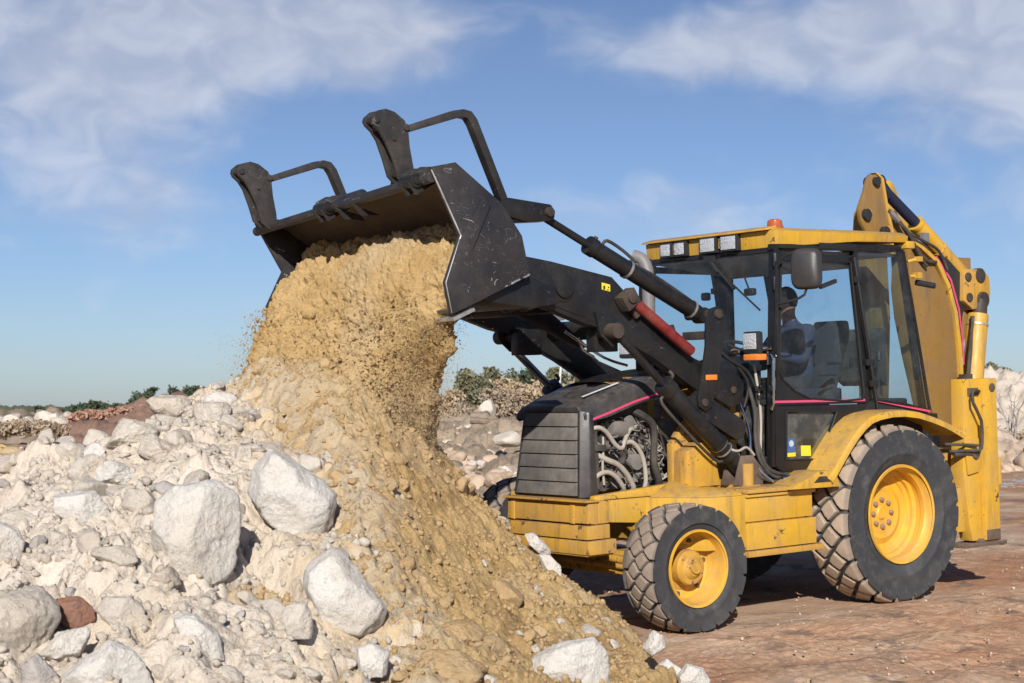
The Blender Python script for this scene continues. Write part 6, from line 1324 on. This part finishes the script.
for (kind, k, d_), lst in cells.items():
    for r_, (_, st_) in enumerate(sorted(lst, key=lambda q: q[0])):
        st_[0]['label'] = f"{ORD[min(r_, 29)]} small {KIND[kind]} {d_} the {SHORT[k]}"
# gravel: too many to count
def gravel(name, mat, n, cond, smin, smax, seed, label):
    rg = np.random.default_rng(seed); u = rg.uniform(-4.2, 1.5, n*3); v = rg.uniform(5.0, 12.6, n*3); hb = heap_h(u, v); sb = sand_h(u, v); z = np.maximum(hb, sb)
    X = CAM.x+HR[0]*u+HF[0]*v; Y = CAM.y+HR[1]*u+HF[1]*v
    ok = cond(hb, sb, u, v) & (z > ground_z(X, Y)-.0); u, v, z, X, Y = (q[ok][:n] for q in (u, v, z, X, Y)); k = len(u)
    s_ = smin*(smax/smin)**(rg.random(k)**2.2)
    tag(grain_cloud(name, np.stack([X, Y, z+s_*.25], -1), s_, mat, 1, seed), label, 'gravel', kind='stuff')
gravel('gravel', LIME, 8500, lambda h, s, u, v: h > s, .005, .034, 3, 'fine pale crushed stone strewn over the rubble heap')
gravel('gritty_sand', CLOD, 11000, lambda h, s, u, v: s >= h, .004, .026, 4, 'crumbs of sandy soil strewn over the yellow sand')
# pebbles on the yard
rg = np.random.default_rng(9); n = 5200; ang = rg.uniform(0, 6.28, n); rr_ = rg.uniform(0, 1, n)**.6*9; X = 1.5+rr_*np.cos(ang); Y = 2.5+rr_*np.sin(ang)
s_ = .003*(.017/.003)**(rg.random(n)**3); tag(grain_cloud('yard_pebbles', np.stack([X, Y, ground_z(X, Y)+.008+s_*.2], -1), s_, BROWNR, 1, 12), 'small pebbles and grit trodden into the reddish dirt', 'pebbles', kind='stuff')

# ------------------------------------------------------------------ background
def bz(py, v): return ZC+(408-py)*v/1650.8
def bu(px, v): return (px-512)*v/1650.8
def leafmat(name, c1, c2):
    m, nt, bs = newmat(name); g = nt.nodes.new('ShaderNodeNewGeometry'); n = noise(nt, 1.3, 3, .5, g.outputs['Position']); n2 = noise(nt, 9, 3, .5, g.outputs['Position'])
    c = nmix(nt, ramp(nt, nmath(nt, 'ADD', nmath(nt, 'MULTIPLY', n, .5), nmath(nt, 'MULTIPLY', n2, .5)), .38, .62), c1, c2); nt.links.new(c, bs.inputs['Base Color']); bs.inputs['Roughness'].default_value = .8; return m
DRY = leafmat('dry_leaves', (.33, .23, .14), (.46, .35, .23)); DRYG = leafmat('dry_grey_twigs', (.30, .225, .16), (.40, .31, .22)); DGREEN = leafmat('dark_evergreen', (.035, .055, .03), (.08, .10, .055)); OLIVE = leafmat('olive_leaves', (.10, .11, .06), (.19, .18, .10)); RUST = leafmat('rusty_scrub', (.32, .17, .12), (.40, .24, .17)); BARK = leafmat('bark', (.16, .12, .09), (.25, .2, .15)); GREYB = leafmat('grey_bark', (.30, .27, .24), (.40, .36, .32))
def plant(name, u, v, base_py, top_py, wpx, mat, label, cat, group, seed, nleaf=1500, stems=7, leaf=.05, shape=1., bare=False, trunkmat=BARK):
    rg = np.random.default_rng(seed); z0 = bz(base_py, v); h = (base_py-top_py)*v/1650.8; w_ = wpx*v/1650.8/2
    root = empty(name, uv2w(u, v, z0)); tag(root, label, cat, group)
    m = MB(); tips = []
    r0 = max(.012, h*.016)
    def branch(p, d, ln, r, lev):
        pts = [p]; 
        for i in range(3): d = (d+Vector(rg.normal(0, .16, 3))).normalized(); p = p+d*ln/3; pts.append(p)
        m.tube(pts, r, 4 if lev else 5, 1); tips.extend(pts[1:])
        if lev < 2:
            for k in range(4 if lev == 0 else 3): q = pts[rg.integers(1, 4)]; dd = (d+Vector(rg.normal(0, .55, 3))+Vector((0, 0, .15))).normalized(); branch(q, dd, ln*.55, r*.55, lev+1)
    for i in range(stems):
        a = rg.uniform(0, 6.28); sp_ = rg.uniform(.1, .55)*min(1.2, w_/h*1.4); branch(Vector((math.cos(a)*w_*.15, math.sin(a)*w_*.15, 0)), Vector((math.cos(a)*sp_, math.sin(a)*sp_, 1)).normalized(), h*rg.uniform(.45, .68), r0, 0)
    t = m.build('trunk' if stems <= 2 else 'stems', trunkmat, root, recalc=False)
    if bare: return root
    # leaf clumps round the branch tips inside the crown volume
    C = np.array([tuple(q) for q in tips]); C = C[C[:, 2] > h*.12]
    extra = rg.normal(size=(int(len(C)*.6)+12, 3)); extra /= np.linalg.norm(extra, axis=1)[:, None]; extra = extra*rg.uniform(.4, 1, (len(extra), 1))*np.array([w_*.85, w_*.85, h*.40])+np.array([0, 0, h*.55]); C = np.concatenate([C, extra])
    c = C[rg.integers(0, len(C), nleaf)]; P = c+rg.normal(0, 1, (nleaf, 3))*np.array([w_, w_, h*.6])*.10
    P[:, 2] = np.clip(P[:, 2], .02, h*1.03)
    X = rg.normal(size=(nleaf, 3)); X /= np.linalg.norm(X, axis=1)[:, None]; Y = np.cross(X, rg.normal(size=(nleaf, 3))); Y /= np.linalg.norm(Y, axis=1)[:, None]
    s_ = rg.uniform(.5, 1.3, (nleaf, 1))*leaf
    V = np.stack([P-X*s_-Y*s_*.45, P+X*s_-Y*s_*.3, P+X*s_*.8+Y*s_*.45, P-X*s_*.7+Y*s_*.4], 1).reshape(-1, 3)
    npmesh('crown', V, np.arange(nleaf*4).reshape(-1, 4), mat, root, smooth=False); return root

# terrain of the yard's edge: low banks of spoil
def bank(name, v0, v1, skyline, base_py, mat, label, cat, seed, amp=.12, rocks=.25, n=(420, 90)):
    """a low bank running across the view: skyline = [(px, py)] at distance v0..v1"""
    px = np.array([s[0] for s in skyline], float); py = np.array([s[1] for s in skyline], float); vm = (v0+v1)/2
    us = np.linspace(bu(px[0], vm), bu(px[-1], vm), n[0]); vs = np.linspace(v0, v1+(v1-v0)*1.2, n[1]); U, V = np.meshgrid(us, vs, indexing='ij')
    top = bz(np.interp(512+1650.8*U/v1, px, py), v1); t = np.clip((V-v0)/(v1-v0), 0, 1); X = CAM.x+HR[0]*U+HF[0]*V; Y = CAM.y+HR[1]*U+HF[1]*V
    g = ground_z(X, Y)-.25; back = np.clip((V-v1)/(v1-v0)/1.2, 0, 1); endf = np.clip(np.minimum((U-us[0])/(.06*(us[-1]-us[0])), (us[-1]-U)/(.06*(us[-1]-us[0]))), 0, 1)
    p3 = np.stack([U, V, U*0+seed], -1); H = (top-g)*(t**.8)*(1-back**2)
    d = amp*(fbm(p3*.5, 4)+.5*fbm(p3*1.6, 4))+stones2d(U, V, rocks*1.8, seed+.3, rocks*.55)+stones2d(U, V, rocks*.8, seed+.9, rocks*.3)+stones2d(U, V, rocks*.35, seed+2.9, rocks*.12)
    Z = g+(H+d*np.clip(t*3, 0, 1)*(1-back*.8))*sstep(0, 1, endf)
    o = npmesh(name, np.stack([X, Y, Z], -1).reshape(-1, 3), gridfaces(*n), mat); tag(o, label, cat, kind='structure'); return o
bank('rubble_bank', 21, 34, [(330, 445), (400, 436), (440, 430), (480, 427), (540, 427), (590, 430), (660, 432), (700, 440)], 500, BACKR, None, None, 3, .12, .42, (520, 150))
bank('red_bank', 34, 48, [(20, 428), (60, 421), (95, 414), (130, 408), (165, 403), (240, 402), (330, 408), (430, 418), (520, 425)], 440, REDE, None, None, 5, .2, .3)
bank('pale_far_bank', 55, 75, [(-260, 418), (-100, 414), (0, 421), (40, 422), (75, 427), (110, 430)], 440, BACKR, None, None, 6, .3, .9)
bank('berm', 24, 27.5, [(955, 488), (985, 484), (1010, 486), (1040, 483), (1150, 480), (1400, 478)], 515, LIMEG, None, None, 8, .05, .10)
bank('brown_spoil_bank', 32, 38, [(900, 458), (950, 452), (975, 446), (1000, 447), (1030, 452), (1100, 450), (1400, 455)], 500, BROWNR, None, None, 9, .15, .55)
bank('quarry_bank', 78, 84, [(925, 400), (940, 384), (955, 380), (970, 377), (1000, 378), (1060, 376), (1200, 370), (1500, 366)], 440, WALLM, None, None, 10, .35, 1.0, (500, 110))
bank('hill', 620, 900, [(-500, 402), (-200, 408), (-60, 413), (0, 413), (50, 410), (110, 412), (200, 416), (600, 418), (1500, 418)], 440, OLIVE, None, None, 11, 2.5, 3)
for o in [q for q in bpy.data.objects if q.name in ('rubble_bank', 'red_bank', 'pale_far_bank', 'berm', 'brown_spoil_bank', 'quarry_bank', 'hill')]: o['kind'] = 'structure'

# background boulders
BROCK = []
def back_rocks(n, pxr, pyr, vr, smin, smax, mat, label, group, name, seed):
    rg = random.Random(seed); ms = []
    for i in range(8):
        V, F = rock_shape(seed*77+i, 3, 10, .12, 40); ob = npmesh(name, V, F, mat, link=False); ob.data.set_sharp_from_angle(angle=rad(45)); ms.append(ob)
    for i in range(n):
        py = rg.uniform(*pyr); t = (pyr[1]-py)/(pyr[1]-pyr[0]); v = vr[0]+(vr[1]-vr[0])*t+rg.uniform(-.4, .4); px = rg.uniform(*pxr); s_ = smin+(smax-smin)*rg.random()**2
        ob = rg.choice(ms).copy(); COL.objects.link(ob); ob.name = name; ob.location = uv2w(bu(px, v), v, bz(py, v)); ob.scale = (s_, s_*.8, s_*.65); ob.rotation_euler = (rg.uniform(-.5, .5), rg.uniform(-.5, .5), rg.uniform(0, 6.28)); tag(ob, label, 'rock', group); BROCK.append((ob, px, py, label))
back_rocks(150, (415, 528), (426, 484), (22.5, 34), .05, .19, BROWNR, 'tan broken rock in the rubble bank behind the loader', 'broken rocks behind the loader', 'rock', 2)
back_rocks(55, (415, 528), (424, 484), (22.5, 34), .05, .16, LIME, 'pale broken rock in the rubble bank behind the loader', 'pale rocks behind the loader', 'rock', 3)
back_rocks(34, (958, 1040), (452, 484), (31, 36), .12, .50, BROWNR, 'brown rock piled beyond the stabiliser at the right edge', 'brown rocks at the right edge', 'rock', 4)
back_rocks(28, (-20, 75), (419, 430), (55, 70), .2, .5, LIME, 'whitish boulder far off behind the rubble at the left edge', 'far white boulders on the left', 'rock', 5)
back_rocks(18, (-20, 32), (446, 462), (20, 24), .08, .2, SAND, 'yellow sandy lump behind the rubble heap at the left edge', 'yellow lumps behind the heap', 'clod', 6)
ANCH = [(488, 405, 'white upright boulder'), (507, 440, 'white flat rock by the grille'), (495, 424, 'lying timber'), (440, 440, 'falling sand foot'), (470, 470, 'dark far front tyre'), (999, 470, 'grey berm'), (998, 455, 'bare sapling'), (10, 455, 'left end of the heap'), (20, 424, 'grey dry scrub'), (60, 424, 'red bank edge')]
cells = {}
for ob, px, py, label in BROCK:
    k = min(range(len(ANCH)), key=lambda i: (ANCH[i][0]-px)**2+(ANCH[i][1]-py)**2); dx = px-ANCH[k][0]; dy = ANCH[k][1]-py
    d_ = ('right of' if dx > 0 else 'left of') if abs(dx) > abs(dy) else ('above' if dy > 0 else 'below')
    cells.setdefault((label.split(' in the')[0].split(' piled')[0].split(' far off')[0].split(' behind')[0], k, d_), []).append((math.hypot(dx, dy), ob))
for (nm, k, d_), lst in cells.items():
    for r_, (_, ob) in enumerate(sorted(lst, key=lambda q: q[0])):
        ob['label'] = f"{ORD[min(r_, 29)]} {nm} {d_} the {ANCH[k][2]} in the background"
add_w = add_rock('rock', 901, uv2w(bu(488, 36), 36, bz(412, 36)), (.20, .18, .22), (0, .3, 0), LIME); tag(add_w, 'white upright boulder before the dry bushes, left of the bonnet', 'boulder')
add_w = add_rock('rock', 902, uv2w(bu(507, 27), 27, bz(440, 27)), (.24, .2, .15), (0, .2, 0), LIME); tag(add_w, 'white flat rock in the rubble just left of the grille', 'boulder')
add_w = add_rock('rock', 903, uv2w(bu(484, 46), 46, bz(414, 46)), (.7, .4, .12), (0, 0, 0), LIME)
tag(add_w, 'long pale slab beneath the bushes left of the grille', 'boulder')

# vegetation
k_ = 0
for (px, top, base, w_, v, mat, nm, lab, grp, nl, lf) in (
    (425, 393, 425, 34, 38, DRY, 'dry_bush', 'tan dry bush right beside the falling sand', None, 3400, .048),
    (447, 390, 428, 34, 37, DRY, 'dry_bush', 'second tan dry bush from the falling sand', None, 3400, .048),
    (520, 374, 416, 30, 40, DRY, 'dry_bush', 'tall dry leaning bush with crooked top left of the bonnet', None, 3200, .048),
    (540, 380, 414, 26, 41, DRY, 'dry_bush', 'pale dry bush standing over the front of the bonnet', None, 3000, .048),
    (500, 388, 418, 30, 37, DRYG, 'dry_bush', 'low greyish dry bush between the two olive trees', None, 3000, .042),
    (575, 378, 412, 30, 41, DRY, 'dry_bush', 'dry bush seen under the raised loader arm', None, 3200, .048),
    (600, 376, 410, 26, 42, DRY, 'dry_bush', 'dry bush nearest the bonnet under the arm', None, 3000, .048),
    (462, 400, 426, 26, 36, DRYG, 'dry_bush', 'low grey twiggy bush below the left olive tree', None, 2600, .042),
    (412, 398, 428, 26, 36, DRYG, 'dry_bush', 'grey twiggy bush half hidden by the falling sand', None, 2600, .042)):
    k_ += 1; plant(nm, bu(px, v), v, base+12, top+3, w_*1.5, mat, lab, 'bush', 'dry bushes behind the loader', 40+k_, nl, 8, lf)
for (px, top, base, w_, v, mat, lab) in ((471, 377, 414, 24, 60, OLIVE, 'round olive green tree left of the dry bushes'), (500, 378, 414, 28, 62, OLIVE, 'olive green tree behind the middle dry bush'), (530, 376, 412, 22, 64, DGREEN, 'dark green tree behind the leaning dry bush'), (556, 379, 412, 24, 64, OLIVE, 'olive tree seen just above the bonnet front'), (585, 374, 410, 26, 66, DGREEN, 'dark green tree seen under the loader arm')):
    k_ += 1; plant('olive_tree', bu(px, v), v, base, top-9, w_*1.5, mat, lab, 'tree', 'trees behind the loader', 70+k_, 4200, 2, .085)
for i, (px, top, base, w_, v, mat, lab) in enumerate(((-35, 404, 418, 40, 120, DGREEN, 'far dark bush beyond the left edge of the rubble'), (18, 409, 419, 26, 110, DGREEN, 'far dark green bush, leftmost on the skyline'), (42, 408, 419, 18, 105, DGREEN, 'small dark bush second from the left on the skyline'), (78, 403, 420, 40, 100, DGREEN, 'dark green bush above the red bank, third on the skyline'), (98, 402, 418, 44, 100, DGREEN, 'broad dark green bush above the red bank'), (118, 404, 416, 30, 98, DGREEN, 'low dark bush left of the dark tree'), (143, 390, 414, 34, 90, DGREEN, 'dark round tree left of the topmost boulder'), (194, 384, 408, 34, 95, DGREEN, 'dark tree top peeping over the rubble right of the topmost boulder'), (998, 364, 384, 28, 100, OLIVE, 'olive bush on top of the pale quarry bank'), (1080, 360, 384, 40, 100, OLIVE, 'olive bush on the quarry bank beyond the right edge'))):
    plant('far_tree', bu(px, v), v, base+6, top, w_, mat, lab, 'tree', None, 110+i, 4000, 2, .12)
for i, (px, top, base, w_, v, lab) in enumerate(((22, 418, 436, 34, 36, 'grey dry scrub behind the left end of the heap'), (45, 420, 438, 26, 35, 'grey dry scrub beside the yellow lumps'), (5, 421, 440, 28, 36, 'grey dry scrub at the left edge'), (60, 424, 438, 24, 36, 'grey dry scrub before the red bank'))):
    plant('dry_scrub', bu(px, v), v, base, top, w_, DRYG, lab, 'bush', 'grey scrub behind the heap', 140+i, 1300, 9, .045)
for i, (px, top, base, w_, v, lab) in enumerate(((90, 411, 426, 50, 44, 'rust coloured scrub on the red bank, leftmost'), (120, 408, 424, 46, 45, 'rust coloured scrub in the middle of the red bank'), (146, 405, 420, 40, 46, 'rust coloured scrub near the topmost boulder'))):
    plant('rusty_scrub', bu(px, v), v, base, top, w_, RUST, lab, 'bush', 'scrub on the red bank', 150+i, 2400, 9, .07)
for i, (px, top, base, w_, v, lab) in enumerate(((975, 425, 458, 44, 50, 'grey leafless brush left of the bare sapling'), (1003, 428, 458, 44, 51, 'grey leafless brush beneath the bare sapling'), (1035, 426, 458, 50, 50, 'grey leafless brush at the right edge'))):
    plant('leafless_brush', bu(px, v), v, base, top, w_, DRYG, lab, 'bush', 'leafless brush before the quarry bank', 160+i, 2600, 12, .05, trunkmat=GREYB)
plant('bare_sapling', bu(1012, 47), 47, 452, 385, 34, DRYG, 'thin leafless sapling before the pale quarry bank', 'tree', None, 171, 10, 3, .05, bare=True, trunkmat=GREYB)
# fence and pole
fe = empty('post_and_rail_fence', uv2w(bu(490, 44), 44, bz(418, 44))); tag(fe, 'pale post and rail fence before the dry bushes', 'fence'); base = fe.location
for px in (491, 520, 552, 590, 628): 
    m = MB(); p_ = uv2w(bu(px, 44), 44, 0)-Vector((base.x, base.y, 0)); m.cyl((p_.x, p_.y, -.1), (p_.x, p_.y, .62), .03, seg=8); m.build('post', GREYB, fe)
m = MB()
for z in (.52, .28): a = uv2w(bu(478, 44), 44, 0)-Vector((base.x, base.y, 0)); b = uv2w(bu(640, 44), 44, 0)-Vector((base.x, base.y, 0)); m.cyl((a.x, a.y, z), (b.x, b.y, z), .02, seg=6)
m.build('rail', GREYB, fe)
m = MB(); p_ = uv2w(bu(557, 42), 42, 0); q_ = uv2w(bu(562, 42), 42, 0); m.cyl((p_.x, p_.y, bz(416, 42)), (q_.x, q_.y, bz(352, 42)), .035, .03, 10); po = m.build('pole', WHITE); tag(po, 'thin pale pole rising behind the bonnet front', 'pole')
m = MB(); a = uv2w(bu(470, 33), 33, bz(420, 33)); b = uv2w(bu(528, 33), 33, bz(425, 33)); m.cyl(a, b, .07, .05, 8); lg = m.build('timber', BARK); tag(lg, 'weathered timber lying on the rubble bank left of the grille', 'timber')
